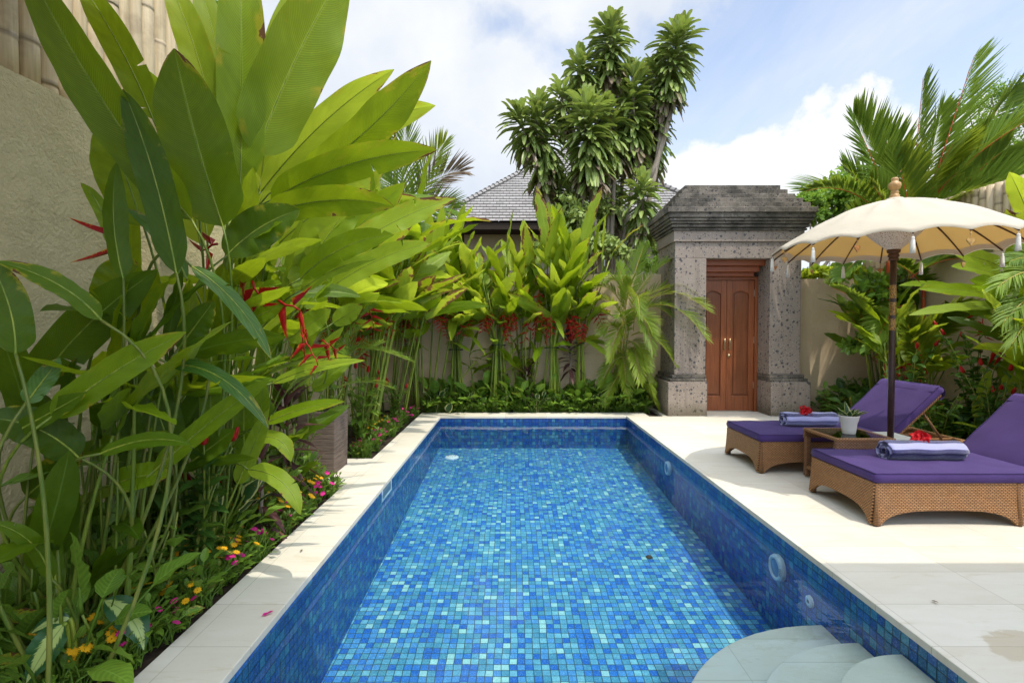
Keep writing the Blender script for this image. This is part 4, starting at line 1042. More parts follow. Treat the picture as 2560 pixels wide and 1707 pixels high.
def heli_leaf(th, p, d, L, W, petl, mat_='heli', sag=.16, brown=0, r=.5, side=None, seg=14, tears=0):
    """p: point on the stem; petiole then blade along direction d"""
    d = nrm(d); b = p+nrm(d+V3(0, 0, .6))*petl; q = MB()
    up = nrm(V3(0, 0, 1)-d*d[2]+1e-3); tip = b+d*L-V3(0, 0, sag*L)
    q.tube([p, (p+b)/2+up*-.01, b, b+d*L*.10+up*L*sag*.05], [.009, .007, .006, .003], 6, col=(.5, 0, .5))
    n = nrm(up+RNG.normal(0, .35, 3))
    leaf(q, b, tip, W, n=n, sag=V3(0, 0, sag*L*.55)+RNG.normal(0, .02*L, 3), fold=rnd(.05, .4), seg=seg, ws=4, col=(r, brown, rnd(0, 1)), wave=rnd(.01, .03), tears=tears, twist=rnd(-.5, .5), curl=rnd(0, .25))
    return q.build('leaf', mat_, th, smooth=True)
def heli_clump(label, cx, cy, rad, nst, zs, L, W, seed, lean=(0, 0), mats=('heli', 'heli_bright'), nl=(3, 5), flowers=5, fz_=.7, tie=None, brown=.35, el=(35, 78), aim=None, group='heliconia clumps with red hanging flowers', fsize=.11, stem_r=.014, cat='heliconia', low=0):
    random.seed(seed)
    th = thing('heliconia_clump', label, cat, (cx, cy, 0), group)
    for i in range(nst):
        a = rnd(0, 6.283); r_ = rad*math.sqrt(random.random()); b = V3(cx+r_*math.cos(a), cy+r_*math.sin(a)*.6, 0)
        H = zs*rnd(.82, 1.08); top = b+V3(lean[0]*H+math.cos(a)*.14*H+rnd(-.05, .05), lean[1]*H+math.sin(a)*.08*H, H)
        if tie: k_ = .55; mid = V3(cx, cy, 0)+(b-V3(cx, cy, 0))*.45+V3(lean[0], lean[1], 0)*H*.4+V3(0, 0, tie); 
        else: mid = (b+top)/2-V3(lean[0], lean[1], 0)*H*.12
        tt = np.linspace(0, 1, 9)[:, None]
        if tie:
            f1 = np.linspace(0, 1, 5)[:, None]; pts = np.concatenate([b+(mid-b)*f1, mid+(top-mid)*f1[1:]])
        else: pts = (1-tt)**2*b+2*tt*(1-tt)*mid+tt**2*top
        q = MB(); q.tube(pts, np.linspace(stem_r*1.25, stem_r*.55, 9), 8); q.build('stem', random.choice(('heli_stem', 'heli_stem', 'heli_stem_dark')), th, smooth=True)
        k = random.randint(*nl); a0 = rnd(0, 6.283) if aim is None else aim+rnd(-1.1, 1.1)
        for j in range(k):
            f = .62+.38*(j+1)/k; idx = min(8, int(f*8)); p = pts[idx]
            aa = a0+(j % 2)*math.pi*(1 if aim is None else .55)+rnd(-.5, .5); e_ = R(rnd(*el))*(.55+.45*j/max(1, k-1)) if k > 1 else R(rnd(*el))
            heli_leaf(th, p, azv(aa, e_), L*rnd(.7, 1.1), W*rnd(.8, 1.15), rnd(.08, .22)*L, mats[int(rnd(0, len(mats)))], sag=rnd(.02, .28), brown=(rnd(.2, brown+.35) if random.random() < brown else 0), r=rnd(.25, .8), tears=(random.randint(1, 3) if random.random() < .3 else 0))
    for i in range(low):
        a = rnd(3.0, 6.4); p = V3(cx+rnd(-rad, rad), cy-.03, zs*rnd(.42, .78)); heli_leaf(th, p, azv(a, R(rnd(-25, 45))), L*rnd(.4, .75), W*rnd(.6, .95), rnd(.03, .12), random.choice(mats), sag=rnd(.1, .5), r=rnd(.2, .8), brown=rnd(.2, .5) if random.random() < .3 else 0)
    for i in range(flowers):
        a = rnd(3.3, 6.1); p = V3(cx+lean[0]*zs*fz_+math.cos(a)*rad*rnd(1.0, 2.3), cy+lean[1]*zs*fz_+math.sin(a)*rad*.9-.04, zs*fz_*rnd(.82, 1.12))
        bract_flower(p, rnd(.22, .40), V3(math.cos(a)*.25, -.15, -1+rnd(0, .5)), random.randint(5, 9), th, fsize*rnd(.8, 1.15), roll=rnd(0, 6))
    if tie:
        q = MB(); R_ = rad*.62
        c = V3(cx+lean[0]*zs*.4, cy+lean[1]*zs*.4, tie); q.tube([c+V3(R_*math.cos(x), R_*.75*math.sin(x), .004*math.sin(3*x)) for x in np.linspace(0, 6.283, 22)], .007, 6, caps=False); q.build('tie', 'black_tie', th, smooth=True)
    return th

# ---- row tied against the back wall
heli_clump('tied heliconia clump in the far left corner of the back bed', -.88, 8.0, .19, 13, 2.15, .82, .18, 21, low=7, tie=.95, flowers=8, mats=('heli_bright', 'heli', 'heli_bright'), fz_=.78, lean=(.0, -.03), fsize=.13)
heli_clump('heliconia clump tied with black cord below the left slope of the shingled roof', -.20, 7.98, .17, 14, 2.05, .82, .18, 22, low=7, tie=1.02, flowers=7, mats=('heli_bright', 'heli', 'heli_bright'), fz_=.76, lean=(-.01, -.03), el=(40, 86), fsize=.13, brown=.25)
heli_clump('tallest tied heliconia clump before the dracaena tree with broad upright leaves', .62, 7.98, .18, 15, 2.25, .95, .20, 23, low=7, tie=.98, flowers=8, fz_=.74, lean=(.0, -.03), el=(52, 88), mats=('heli_bright', 'heli', 'heli_bright'), nl=(3, 4), fsize=.13, brown=.25)
heli_clump('slim tied heliconia clump just left of the areca palm', 1.06, 8.02, .11, 10, 2.2, .85, .19, 24, low=7, tie=1.05, flowers=5, fz_=.66, lean=(.0, -.03), el=(50, 85), nl=(2, 4), fsize=.13, brown=.4)
# ---- masses along the left wall
heli_clump('dense heliconia clump at the far end of the left bed', -1.75, 7.3, .26, 16, 2.35, 1.0, .21, 31, low=10, lean=(.10, -.06), aim=-.6, flowers=8, fz_=.66, el=(30, 86), nl=(3, 5), brown=.45, fsize=.13)
heli_clump('tall bright heliconia clump in the middle of the left bed', -1.80, 6.1, .26, 17, 2.30, 1.0, .22, 32, low=10, lean=(.10, -.06), aim=-.6, flowers=10, fz_=.62, el=(25, 86), nl=(3, 5), brown=.5, fsize=.13, mats=('heli', 'heli_bright', 'heli'))
heli_clump('leaning heliconia clump rising behind the brown planter', -1.92, 5.2, .2, 11, 2.2, 1.0, .22, 33, low=10, lean=(.06, -.05), aim=-.7, flowers=5, fz_=.62, el=(15, 80), nl=(3, 4), brown=.4, fsize=.13)
heli_clump('bright heliconia clump between the far left corner and the first tied clump', -1.35, 7.9, .2, 14, 2.15, .9, .19, 36, lean=(.03, -.04), low=8, flowers=10, fz_=.75, el=(30, 85), nl=(3, 5), mats=('heli_bright', 'heli', 'heli_bright'), fsize=.13)
heli_clump('slender heliconia clump half hidden behind the second tied clump', .22, 8.06, .12, 8, 2.15, .85, .17, 37, flowers=3, fz_=.72, el=(45, 86), nl=(3, 4), mats=('heli_bright', 'heli'), fsize=.12)
heli_clump('young low heliconia shoots between the tied clumps of the back bed', .16, 8.02, .12, 5, .95, .38, .10, 34, flowers=0, low=4, nl=(2, 4), el=(20, 80), brown=.3, stem_r=.006)
heli_clump('low heliconia shoots beside the far left tied clump', -.50, 8.02, .10, 5, .85, .38, .09, 35, flowers=0, nl=(2, 4), el=(10, 80), brown=.5, stem_r=.006)

# ---- traced leaves of the near clumps
def bez(a, b, c, n=10):
    t_ = np.linspace(0, 1, n)[:, None]; a, b, c = map(lambda k: np.array(tuple(k), float), (a, b, c)); return (1-t_)**2*a+2*t_*(1-t_)*b+t_**2*c
def hero(th, bu, bv, tu, tv, w_, Yb, Yt, mat_='heli', tilt=0., yaw=0., sag=(0, 0), dy=0., root=None, brown=None, r=.5, fold=.15, seg=26, wave=.016, tears=0, curl=0., petr=.0066, prof=prof_heli, twist=0.):
    if not tears and random.random() < .4: tears = random.randint(1, 3)
    if brown is None: brown = rnd(.14, .30) if random.random() < .55 else 0
    b = np.array(D(bu, bv, Yb)); e = np.array(D(tu, tv, Yt)); Ym = (Yb+Yt)/2
    mu, mv = (bu+tu)/2, (bv+tv)/2; m0 = np.array(D(mu, mv, Ym)); m1 = np.array(D(mu+sag[0], mv+sag[1], Ym+dy)); sg = (m1-m0)*1.6
    W = w_*(.9 if th is A else .98)/1280*Ym; tc = nrm(np.array([0, 0, CAMZ])-m0); n = nrm(tc+V3(0, 0, tilt)+V3(yaw, 0, 0))
    q = MB(); L = np.linalg.norm(e-b)
    if root is not None:
        rt = V3(root[0], root[1], 0.0); d = nrm(e-b); 
        c_ = b-d*min(.5, np.linalg.norm(b-rt)*.45); c_[2] = max(c_[2], .25*b[2]); pts = bez(rt, c_, b, 14)
        q.tube(pts, np.linspace(petr*1.25, petr*.7, 14), 8, uvs=.02)
        q.build('stem', 'heli_stem_mid' if mat_ in ('heli', 'heli_bright') else 'heli_stem_dark', th, smooth=True); q = MB()
    # raised midrib under the blade
    t_ = np.linspace(0, .9, 12)[:, None]; pm = (b+e)/2+sg; M_ = (1-t_)**2*b+2*t_*(1-t_)*pm+t_**2*e
    leaf(q, b, e, W, n=n, sag=sg, fold=fold, seg=seg, ws=6, col=(r, brown, rnd(0, 1)), wave=wave, tears=tears, curl=curl, prof=prof, twist=twist)
    lf = q.build('leaf', mat_, th, smooth=True)
    q = MB(); q.tube(M_, np.linspace(petr*.62, petr*.12, 12), 6, caps=False); q.build('midrib', 'heli_stem', lf, smooth=True)
    return lf
random.seed(5)
A = thing('heliconia_clump', 'large shaded heliconia clump nearest the camera at the left edge, with dark leaves', 'heliconia', (-1.72, 2.05, 0), 'large heliconias by the left wall')
B = thing('heliconia_clump', 'tallest heliconia clump with huge upright leaves against the left sky', 'heliconia', (-1.75, 2.75, 0), 'large heliconias by the left wall')
Cc = thing('heliconia_clump', 'sunlit heliconia clump whose long leaves reach right over the pool edge', 'heliconia', (-1.8, 3.5, 0), 'large heliconias by the left wall')
ra = (-1.72, 2.05); rb = (-1.72, 2.7); rc = (-1.8, 3.4)
# upper group
hero(B, 440, 505, 40, -120, 120, 2.05, 1.75, 'heli', tilt=-.5, sag=(-20, 25), root=rb, r=.25, fold=.35)
hero(B, 352, 275, 170, -60, 78, 2.5, 2.5, 'heli', tilt=-.2, sag=(15, -5), root=(-1.95, 2.7), r=.45)
hero(B, 512, 520, 400, 112, 165, 2.25, 2.15, 'heli', tilt=-.55, sag=(-6, 10), root=rb, r=.2, brown=.16, fold=.2)
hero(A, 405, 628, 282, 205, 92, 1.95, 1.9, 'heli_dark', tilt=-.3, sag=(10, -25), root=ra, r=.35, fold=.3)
hero(B, 500, 330, 372, -80, 80, 2.75, 2.7, 'heli_bright', tilt=-.3, sag=(18, -5), root=rb, r=.6)
hero(B, 528, 400, 448, -60, 92, 2.8, 2.8, 'heli_bright', tilt=-.2, sag=(25, -6), root=rb, r=.4)
hero(B, 552, 430, 548, -160, 118, 2.7, 2.75, 'heli', tilt=-.35, sag=(6, 0), root=rb, r=.6, wave=.01)
hero(B, 600, 410, 690, -60, 95, 3.1, 3.1, 'heli_bright', tilt=-.1, sag=(-12, 0), root=rb, r=.5)
hero(B, 588, 358, 800, -80, 172, 2.75, 2.9, 'heli_bright', tilt=-.25, yaw=.2, sag=(-18, -5), root=rb, r=.22, fold=.2)
hero(B, 455, 420, 380, 165, 70, 2.85, 2.85, 'heli', tilt=.1, root=rb, r=.4)
hero(B, 410, 330, 310, 150, 42, 2.7, 2.7, 'heli', tilt=.2, sag=(15, -20), root=rb, r=.7)
hero(B, 460, 560, 395, 235, 95, 3.05, 3.1, 'heli_bright', tilt=-.1, root=rb, r=.5)
hero(B, 330, 520, 240, 270, 130, 2.25, 2.2, 'heli', tilt=-.3, root=rb, r=.5)
hero(Cc, 600, 440, 905, 160, 82, 3.1, 3.2, 'heli_bright', tilt=-.5, yaw=.3, sag=(-8, -26), root=rc, r=.75)
hero(Cc, 640, 430, 1000, 243, 95, 3.3, 3.5, 'heli_bright', tilt=-.5, yaw=.2, sag=(-10, -40), root=rc, r=.85, brown=.2)
hero(Cc, 700, 408, 990, 140, 108, 3.0, 2.9, 'heli', tilt=-.45, yaw=.35, sag=(12, 18), root=rc, r=.28, brown=.2, fold=.12)
hero(Cc, 622, 460, 1004, 345, 92, 2.95, 2.9, 'heli', tilt=-.15, sag=(-10, -32), root=rc, r=.62, brown=.34, tears=1)
hero(Cc, 610, 490, 905, 475, 84, 2.9, 2.85, 'heli', tilt=-.25, sag=(10, -28), root=rc, r=.55, brown=.33)
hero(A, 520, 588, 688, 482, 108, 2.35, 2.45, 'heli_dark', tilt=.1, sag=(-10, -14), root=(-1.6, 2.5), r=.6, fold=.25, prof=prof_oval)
hero(Cc, 780, 590, 1048, 455, 72, 3.4, 3.5, 'heli_bright', tilt=.5, sag=(-12, -16), root=rc, r=.8, brown=.42, tears=2)
hero(Cc, 690, 640, 905, 540, 70, 3.0, 2.95, 'heli', tilt=.2, sag=(-8, -28), root=rc, r=.55)
hero(Cc, 690, 668, 865, 595, 42, 3.05, 3.0, 'heli_bright', tilt=.6, sag=(-5, -18), root=rc, r=.4)
hero(Cc, 640, 560, 840, 430, 90, 3.6, 3.7, 'heli_bright', tilt=-.3, sag=(0, -20), root=rc, r=.7, brown=.15)
hero(Cc, 620, 520, 800, 330, 90, 3.7, 3.8, 'heli_bright', tilt=-.3, sag=(0, -20), root=rc, r=.5)
hero(Cc, 650, 590, 760, 380, 80, 3.9, 4.0, 'heli_bright', tilt=-.2, root=rc, r=.6, brown=.2)
hero(Cc, 560, 560, 640, 350, 80, 3.4, 3.5, 'heli_bright', tilt=-.2, root=rc, r=.7)
hero(Cc, 590, 640, 520, 430, 80, 3.4, 3.5, 'heli', tilt=-.2, root=rc, r=.7)
hero(Cc, 700, 620, 850, 400, 85, 4.2, 4.3, 'heli_bright', tilt=-.1, root=(-1.9, 4.0), r=.6, brown=.2)
hero(Cc, 740, 600, 930, 420, 80, 4.3, 4.4, 'heli', tilt=-.2, root=(-1.9, 4.0), r=.8, brown=.3)
hero(Cc, 760, 660, 990, 560, 62, 4.2, 4.2, 'heli_bright', tilt=.3, sag=(0, -20), root=(-1.9, 4.0), r=.7, brown=.2)
hero(Cc, 740, 720, 640, 530, 70, 4.0, 4.1, 'heli', tilt=0, root=(-1.9, 4.0), r=.6)
hero(Cc, 690, 700, 720, 520, 70, 4.1, 4.1, 'heli_bright', tilt=0, root=(-1.9, 4.0), r=.3)
# left edge and lower group
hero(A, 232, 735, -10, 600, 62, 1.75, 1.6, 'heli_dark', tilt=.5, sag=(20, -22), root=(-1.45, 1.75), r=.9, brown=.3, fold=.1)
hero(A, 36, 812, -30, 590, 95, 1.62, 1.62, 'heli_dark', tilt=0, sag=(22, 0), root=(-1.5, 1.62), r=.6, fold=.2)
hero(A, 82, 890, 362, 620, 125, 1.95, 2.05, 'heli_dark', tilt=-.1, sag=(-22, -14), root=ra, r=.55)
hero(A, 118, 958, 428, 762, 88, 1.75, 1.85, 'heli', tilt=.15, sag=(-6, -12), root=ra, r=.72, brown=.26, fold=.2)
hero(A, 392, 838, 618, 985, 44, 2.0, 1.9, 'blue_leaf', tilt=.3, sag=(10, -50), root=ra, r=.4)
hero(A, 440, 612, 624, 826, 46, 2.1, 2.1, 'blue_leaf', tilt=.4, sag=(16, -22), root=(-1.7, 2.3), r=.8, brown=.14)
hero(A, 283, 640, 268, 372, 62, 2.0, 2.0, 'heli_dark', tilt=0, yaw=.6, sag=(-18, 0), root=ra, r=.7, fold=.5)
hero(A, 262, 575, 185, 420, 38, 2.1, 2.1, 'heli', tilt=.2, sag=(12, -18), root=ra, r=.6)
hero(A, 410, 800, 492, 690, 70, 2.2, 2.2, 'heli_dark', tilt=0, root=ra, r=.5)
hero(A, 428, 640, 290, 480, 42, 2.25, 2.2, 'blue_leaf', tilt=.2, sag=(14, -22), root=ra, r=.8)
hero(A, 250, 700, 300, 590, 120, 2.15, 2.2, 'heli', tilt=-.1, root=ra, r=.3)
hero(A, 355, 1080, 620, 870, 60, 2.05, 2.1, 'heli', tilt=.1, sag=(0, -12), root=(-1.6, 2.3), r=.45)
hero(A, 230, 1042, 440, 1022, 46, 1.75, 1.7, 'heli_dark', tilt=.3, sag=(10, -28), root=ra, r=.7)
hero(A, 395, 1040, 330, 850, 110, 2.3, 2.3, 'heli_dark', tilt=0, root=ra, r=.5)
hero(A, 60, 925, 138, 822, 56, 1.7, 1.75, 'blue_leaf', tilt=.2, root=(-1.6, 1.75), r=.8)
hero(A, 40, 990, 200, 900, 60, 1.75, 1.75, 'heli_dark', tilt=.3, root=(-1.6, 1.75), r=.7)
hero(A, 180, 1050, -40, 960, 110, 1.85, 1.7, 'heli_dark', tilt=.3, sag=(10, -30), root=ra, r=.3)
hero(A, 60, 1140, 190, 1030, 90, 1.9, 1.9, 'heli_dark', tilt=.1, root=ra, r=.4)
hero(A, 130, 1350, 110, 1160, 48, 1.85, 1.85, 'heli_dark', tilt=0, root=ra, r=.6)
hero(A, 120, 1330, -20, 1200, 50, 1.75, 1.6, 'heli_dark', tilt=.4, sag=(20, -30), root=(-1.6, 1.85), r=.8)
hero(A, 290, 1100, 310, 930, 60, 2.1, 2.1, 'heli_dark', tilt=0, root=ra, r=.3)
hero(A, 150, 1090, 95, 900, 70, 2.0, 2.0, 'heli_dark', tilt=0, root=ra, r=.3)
hero(A, 262, 1112, 392, 1092, 78, 2.05, 2.05, 'heli', tilt=.2, sag=(0, -12), root=(-1.6, 2.2), r=.6, brown=.3, tears=3)
hero(B, 545, 1112, 618, 938, 46, 2.6, 2.6, 'heli_bright', tilt=.1, root=(-1.65, 2.6), r=.3)
hero(B, 570, 1078, 690, 1182, 52, 2.55, 2.45, 'heli_bright', tilt=.6, sag=(22, -30), root=(-1.62, 2.6), r=.6)
hero(B, 600, 1005, 668, 1060, 44, 2.7, 2.65, 'heli_bright', tilt=.6, sag=(14, -24), root=(-1.62, 2.7), r=.5)
hero(B, 608, 972, 792, 922, 34, 2.7, 2.7, 'heli', tilt=.3, sag=(0, -12), root=(-1.6, 2.75), r=.75)
hero(B, 625, 880, 838, 828, 30, 2.9, 2.9, 'heli_bright', tilt=.5, sag=(0, -14), root=(-1.7, 2.9), r=.9, brown=.2)
hero(B, 480, 1060, 470, 755, 54, 2.45, 2.45, 'heli', tilt=.1, sag=(10, 0), root=rb, r=.45)
hero(B, 500, 1010, 495, 690, 46, 2.6, 2.6, 'heli_dark', tilt=.1, root=rb, r=.8)
hero(B, 560, 1060, 560, 860, 48, 2.75, 2.75, 'heli', tilt=.1, root=rb, r=.35)
hero(B, 590, 1040, 606, 870, 44, 2.85, 2.85, 'heli', tilt=.1, root=rb, r=.5)
hero(B, 440, 1060, 540, 985, 60, 2.4, 2.4, 'heli_dark', tilt=.2, root=rb, r=.6)
hero(B, 500, 720, 520, 600, 60, 2.8, 2.8, 'heli', tilt=0, root=rb, r=.3)
hero(B, 560, 740, 650, 700, 50, 2.6, 2.6, 'heli', tilt=.3, root=rb, r=.4, prof=prof_oval)
hero(Cc, 765, 742, 832, 702, 50, 3.6, 3.6, 'heli_bright', tilt=.4, root=rc, r=.3, prof=prof_oval)
hero(Cc, 660, 780, 760, 710, 60, 3.4, 3.4, 'heli_bright', tilt=.3, root=rc, r=.4)
hero(Cc, 600, 900, 620, 720, 45, 3.3, 3.3, 'heli', tilt=.1, root=rc, r=.5)
hero(Cc, 690, 860, 790, 750, 30, 3.3, 3.3, 'heli_bright', tilt=.3, root=rc, r=.5)
# extra bare cane stems of the near clumps
for th, rt, n_, sp in ((A, ra, 9, .42), (B, rb, 14, .45), (Cc, rc, 14, .5)):
    for i in range(n_):
        b = V3(rt[0]+rnd(-.12, .2), rt[1]+rnd(-.2, .35), 0); H = rnd(.7, 1.3) if th is A else rnd(.9, 1.7); e = b+V3(rnd(.0, .22)*H, rnd(-.1, .1)*H, H)
        if e[0] < LX+.1: e[0] = LX+.12
        q = MB(); rr_ = rnd(.006, .012); q.tube(bez(b, (b+e)/2+V3(rnd(-.06, .04), 0, 0), e, 9), np.linspace(rr_*1.3, rr_*.5, 9), 8); q.build('stem', random.choice(('heli_stem_mid', 'heli_stem_mid', 'heli_stem_dark')), th, smooth=True)
        for _k in range(2):
            d = azv(rnd(-1.6, .6), R(rnd(10, 80)))
            heli_leaf(th, e, d, rnd(.3, .6), rnd(.07, .13), rnd(.04, .12), random.choice(('heli', 'heli_dark')) if th is A else 'heli', sag=rnd(0, .4), r=rnd(.2, .7))
# younger leaves filling the shaded lower storey; dark leaf colour stands in for deep shadow
random.seed(55)
for th, ya, yb, n_ in ((A, 1.75, 2.45, 26), (B, 2.3, 3.1, 24), (Cc, 3.0, 3.95, 22)):
    for i in range(n_):
        yq = rnd(ya, yb); xq = rnd(-2.0, -1.52); z = rnd(.12, .95); g0 = V3(xq+rnd(-.05, .05), yq+rnd(-.08, .08), 0); p = V3(xq, yq, z)
        q = MB(); q.tube(bez(g0, (g0+p)/2+V3(rnd(-.03, .03), 0, 0), p, 5), [.0065, .006, .0055, .005, .0045], 6); q.build('stem', 'heli_stem_mid', th, smooth=True)
        L_ = rnd(.28, .55); heli_leaf(th, p, azv(rnd(-2.0, .8), R(rnd(15, 88))), L_, L_*rnd(.20, .30), rnd(.03, .1), random.choice(('heli_dark', 'heli_dark', 'heli', 'small_leaf')), sag=rnd(0, .45), r=rnd(.2, .8), brown=rnd(.2, .4) if random.random() < .15 else 0)
# large lobster-claw flowers of the near clumps
def hero_flower(th, u, v, Y, L, d, n, size, roll=0): return bract_flower(np.array(D(u, v, Y)), L, d, n, th, size, roll)
def big_bract(th, bu, bv, tu, tv, w_, Y, g_=.25):
    b = np.array(D(bu, bv, Y)); e = np.array(D(tu, tv, Y-.03)); q = MB(); W = w_*1.088/1280*Y
    leaf(q, b, e, W, n=(.2, -.7, .7), sag=(0, 0, -.012), fold=1.1, seg=10, ws=3, prof=lambda t: np.clip(1-t, 0, 1)**.75*np.clip(t/.15, 0, 1)**.5, col=(.4, g_, .5), wave=0); q.build('bract', 'red_bract', th, smooth=True)
big_bract(A, 262, 545, 158, 500, 22, 2.0); big_bract(A, 270, 575, 162, 603, 18, 2.0, .4)
hero_flower(B, 555, 610, 2.5, .22, (.1, -.1, -1), 5, .12, .4); hero_flower(B, 580, 645, 2.4, .14, (.5, -.2, -.9), 4, .13, 1.2)
hero_flower(Cc, 690, 740, 2.9, .20, (.2, -.2, -1), 5, .10, .3); hero_flower(Cc, 700, 775, 2.85, .18, (.5, -.2, -.8), 5, .11, 2.0); hero_flower(Cc, 740, 780, 2.95, .12, (.8, -.1, -.5), 4, .10, .9)
hero_flower(B, 640, 690, 2.6, .12, (.8, 0, -.3), 3, .15, 1.5); hero_flower(B, 500, 560, 2.7, .1, (-.6, 0, -.3), 3, .14, 1.0)

# ---- leafy cane shrubs (spiral ginger) with red cones
def costus(label, x, y, h, ns, seed, mat_='small_leaf', ls=.13, cones=1, name='ginger_shrub', cat='shrub', group='spiral ginger shrubs with red cones', spread=.28, wf=.42, lab=None):
    random.seed(seed); th = thing(name, label, cat, (x, y, 0), group)
    for i in range(ns):
        a = rnd(0, 6.28); b = V3(x+rnd(-.06, .06), y+rnd(-.06, .06), 0); H = h*rnd(.65, 1.08); e = b+V3(math.cos(a)*spread*H, math.sin(a)*spread*H*.8, H)
        pts = bez(b, (b+e)/2+V3(-math.cos(a), -math.sin(a), .3)*.10*H, e, 12); q = MB(); q.tube(pts, np.linspace(.008, .004, 12), 6); st_ = q.build('stem', 'green_twig', th, smooth=True)
        q = MB(); nl_ = int(H/.052)
        for j in range(nl_):
            f = .22+.78*j/nl_; p = pts[min(11, int(f*11))]+RNG.normal(0, .008, 3); aa = j*2.0+a; d = azv(aa, R(rnd(-15, 50)*(1 if f < .85 else 1.5)))
            l = ls*rnd(.75, 1.15)*(1 if f < .8 else .8)
            leaf(q, p, p+d*l-V3(0, 0, l*.22), l*wf, n=V3(0, 0, 1)+d*.1+RNG.normal(0, .15, 3), sag=(0, 0, l*.14), fold=.35, seg=7, ws=2, prof=prof_lance, col=(rnd(.2, .85), 0 if random.random() < .93 else .5, .5), wave=.02)
        q.build('foliage', mat_, st_, smooth=True)
        if cones and random.random() < .65:
            d = nrm(pts[-1]-pts[-2]); Mx = Matrix.Translation(tuple(pts[-1])) @ Vector(d).to_track_quat('Z', 'Y').to_matrix().to_4x4()
            q = MB(); q.lathe([(.004, 0), (.017, .012), (.019, .03), (.014, .055), (.007, .075), (.0001, .082)], sides=12, M=Mx); q.build('flower_cone', 'red_bract', th, smooth=True)
    return th
costus('leafy spiral ginger with dark cone buds beside the bare coping at left', -1.58, 2.55, .80, 6, 41, 'blue_leaf', .14, 1)
costus('low ginger shrub with glossy pale green whorls in the near left bed', -1.55, 2.18, .48, 5, 42, 'small_leaf', .13, 0, wf=.5)
costus('bushy ginger shrub right behind the tall brown planter', -1.62, 5.45, .82, 9, 43, 'small_leaf', .13, 1)
costus('ginger shrub with red buds halfway along the far left bed', -1.70, 6.2, .75, 8, 44, 'small_leaf', .12, 1)
costus('ginger shrub at the far left corner by the pool coping', -1.60, 7.1, .6, 8, 45, 'small_leaf', .11, 1)
costus('tall ginger shrub with red cones behind the far lounger backrest', 4.62, 6.0, 1.05, 9, 46, 'blue_leaf', .16, 1)
costus('ginger shrub with red cones behind the front lounger backrest', 4.75, 5.0, .95, 9, 47, 'blue_leaf', .15, 1)
costus('leafy ginger shrub low behind the raised far lounger', 4.55, 5.4, .65, 8, 48, 'small_leaf', .14, 0)
costus('dark ginger shrub in the corner right of the tan wall', 4.95, 7.3, .62, 8, 49, 'small_leaf', .2, 0, wf=.3)
costus('broad-leaved shrub at the foot of the lipstick palm', 5.1, 6.6, .7, 8, 50, 'small_leaf', .17, 0)
costus('young shrub growing in the tall brown planter', -1.73, 4.62, .95, 5, 51, 'small_leaf', .10, 0, spread=.3, group='leafy shrubs')
costus('leafy shrub spilling in front of the brown planter', -1.75, 4.1, .55, 6, 52, 'small_leaf', .09, 0, spread=.35, group='leafy shrubs')
# ---- dark-leaved ti plants
def cordy(label, x, y, h, seed, n=34, L=.26, z0=.25, mat_='cordy_leaf'):
    random.seed(seed); th = thing('ti_plant', label, 'ti plant', (x, y, 0), 'purple leaved ti plants'); q = MB(); q.tube([(x, y, 0), (x+.02, y, h*.5), (x+.01, y-.02, h)], [.013, .011, .008], 8); q.build('stem', 'wood_bark', th, smooth=True)
    for i in range(n):
        f = i/n; z = z0+(h-z0)*f; a = i*2.4; el_ = R(-35+95*f+rnd(-15, 15)); d = azv(a, el_); l = L*rnd(.75, 1.1); p = V3(x+.015, y, z); q = MB()
        leaf(q, p, p+d*l-V3(0, 0, .12*l), l*.20, n=V3(0, 0, 1)+d*.05, sag=(0, 0, l*.16), fold=.3, seg=8, ws=2, prof=prof_lance, col=(rnd(.1, .9), rnd(0, .4), .5)); q.build('leaf', mat_, th, smooth=True)
cordy('purple leaved ti plant behind the planter near the pink flowers', -1.62, 3.6, .78, 61, 30, .30); cordy('reddish ti plant at the foot of the middle tied clump', .22, 7.95, .62, 62, 30, .26, .15)
cordy('dark ti plant half hidden behind the tallest tied clump', .90, 8.08, 1.15, 63, 30, .34, .6); cordy('brown ti plant leaning by the coping in the near left bed', -1.52, 3.05, .55, 64, 22, .26, .1)
# ---- spotted dumb canes near the camera
def dumb(th, bu, bv, tu, tv, w_, Y, root, sag=(0, -10), tilt=.6, mat_='dumbcane'):
    b = np.array(D(bu, bv, Y)); e = np.array(D(tu, tv, Y-.04)); n = nrm(nrm(V3(0, 0, CAMZ)-b)+V3(0, 0, tilt)); m0 = D((bu+tu)/2, (bv+tv)/2, Y); m1 = D((bu+tu)/2+sag[0], (bv+tv)/2+sag[1], Y)
    q = MB(); q.tube(bez(V3(*root, 0), (b+V3(*root, 0))/2+V3(0, 0, .12), b, 10), [.008]*10, 6); q.build('stem', 'heli_stem', th, smooth=True)
    q = MB(); leaf(q, b, e, w_*1.088/1280*Y, n=n, sag=np.array(m1-m0)*1.6, fold=.2, seg=16, ws=4, prof=prof_lance, wave=.02); q.build('leaf', mat_, th, smooth=True)
dc1 = thing('dumb_cane', 'spotted dumb cane with cream splashed leaves in the bottom left corner', 'dumb cane', (-1.6, 1.95, 0), 'dumb canes')
dumb(dc1, 148, 1432, 60, 1568, 68, 1.72, (-1.55, 1.78)); dumb(dc1, 160, 1420, 70, 1455, 34, 1.8, (-1.55, 1.8), tilt=.2); dumb(dc1, 240, 1378, 330, 1492, 62, 1.95, (-1.58, 1.95), sag=(22, -16))
dumb(dc1, 205, 1450, 195, 1540, 60, 1.9, (-1.6, 1.9), mat_='small_leaf'); dumb(dc1, 270, 1440, 255, 1500, 50, 2.0, (-1.6, 1.95), mat_='small_leaf')
random.seed(8)
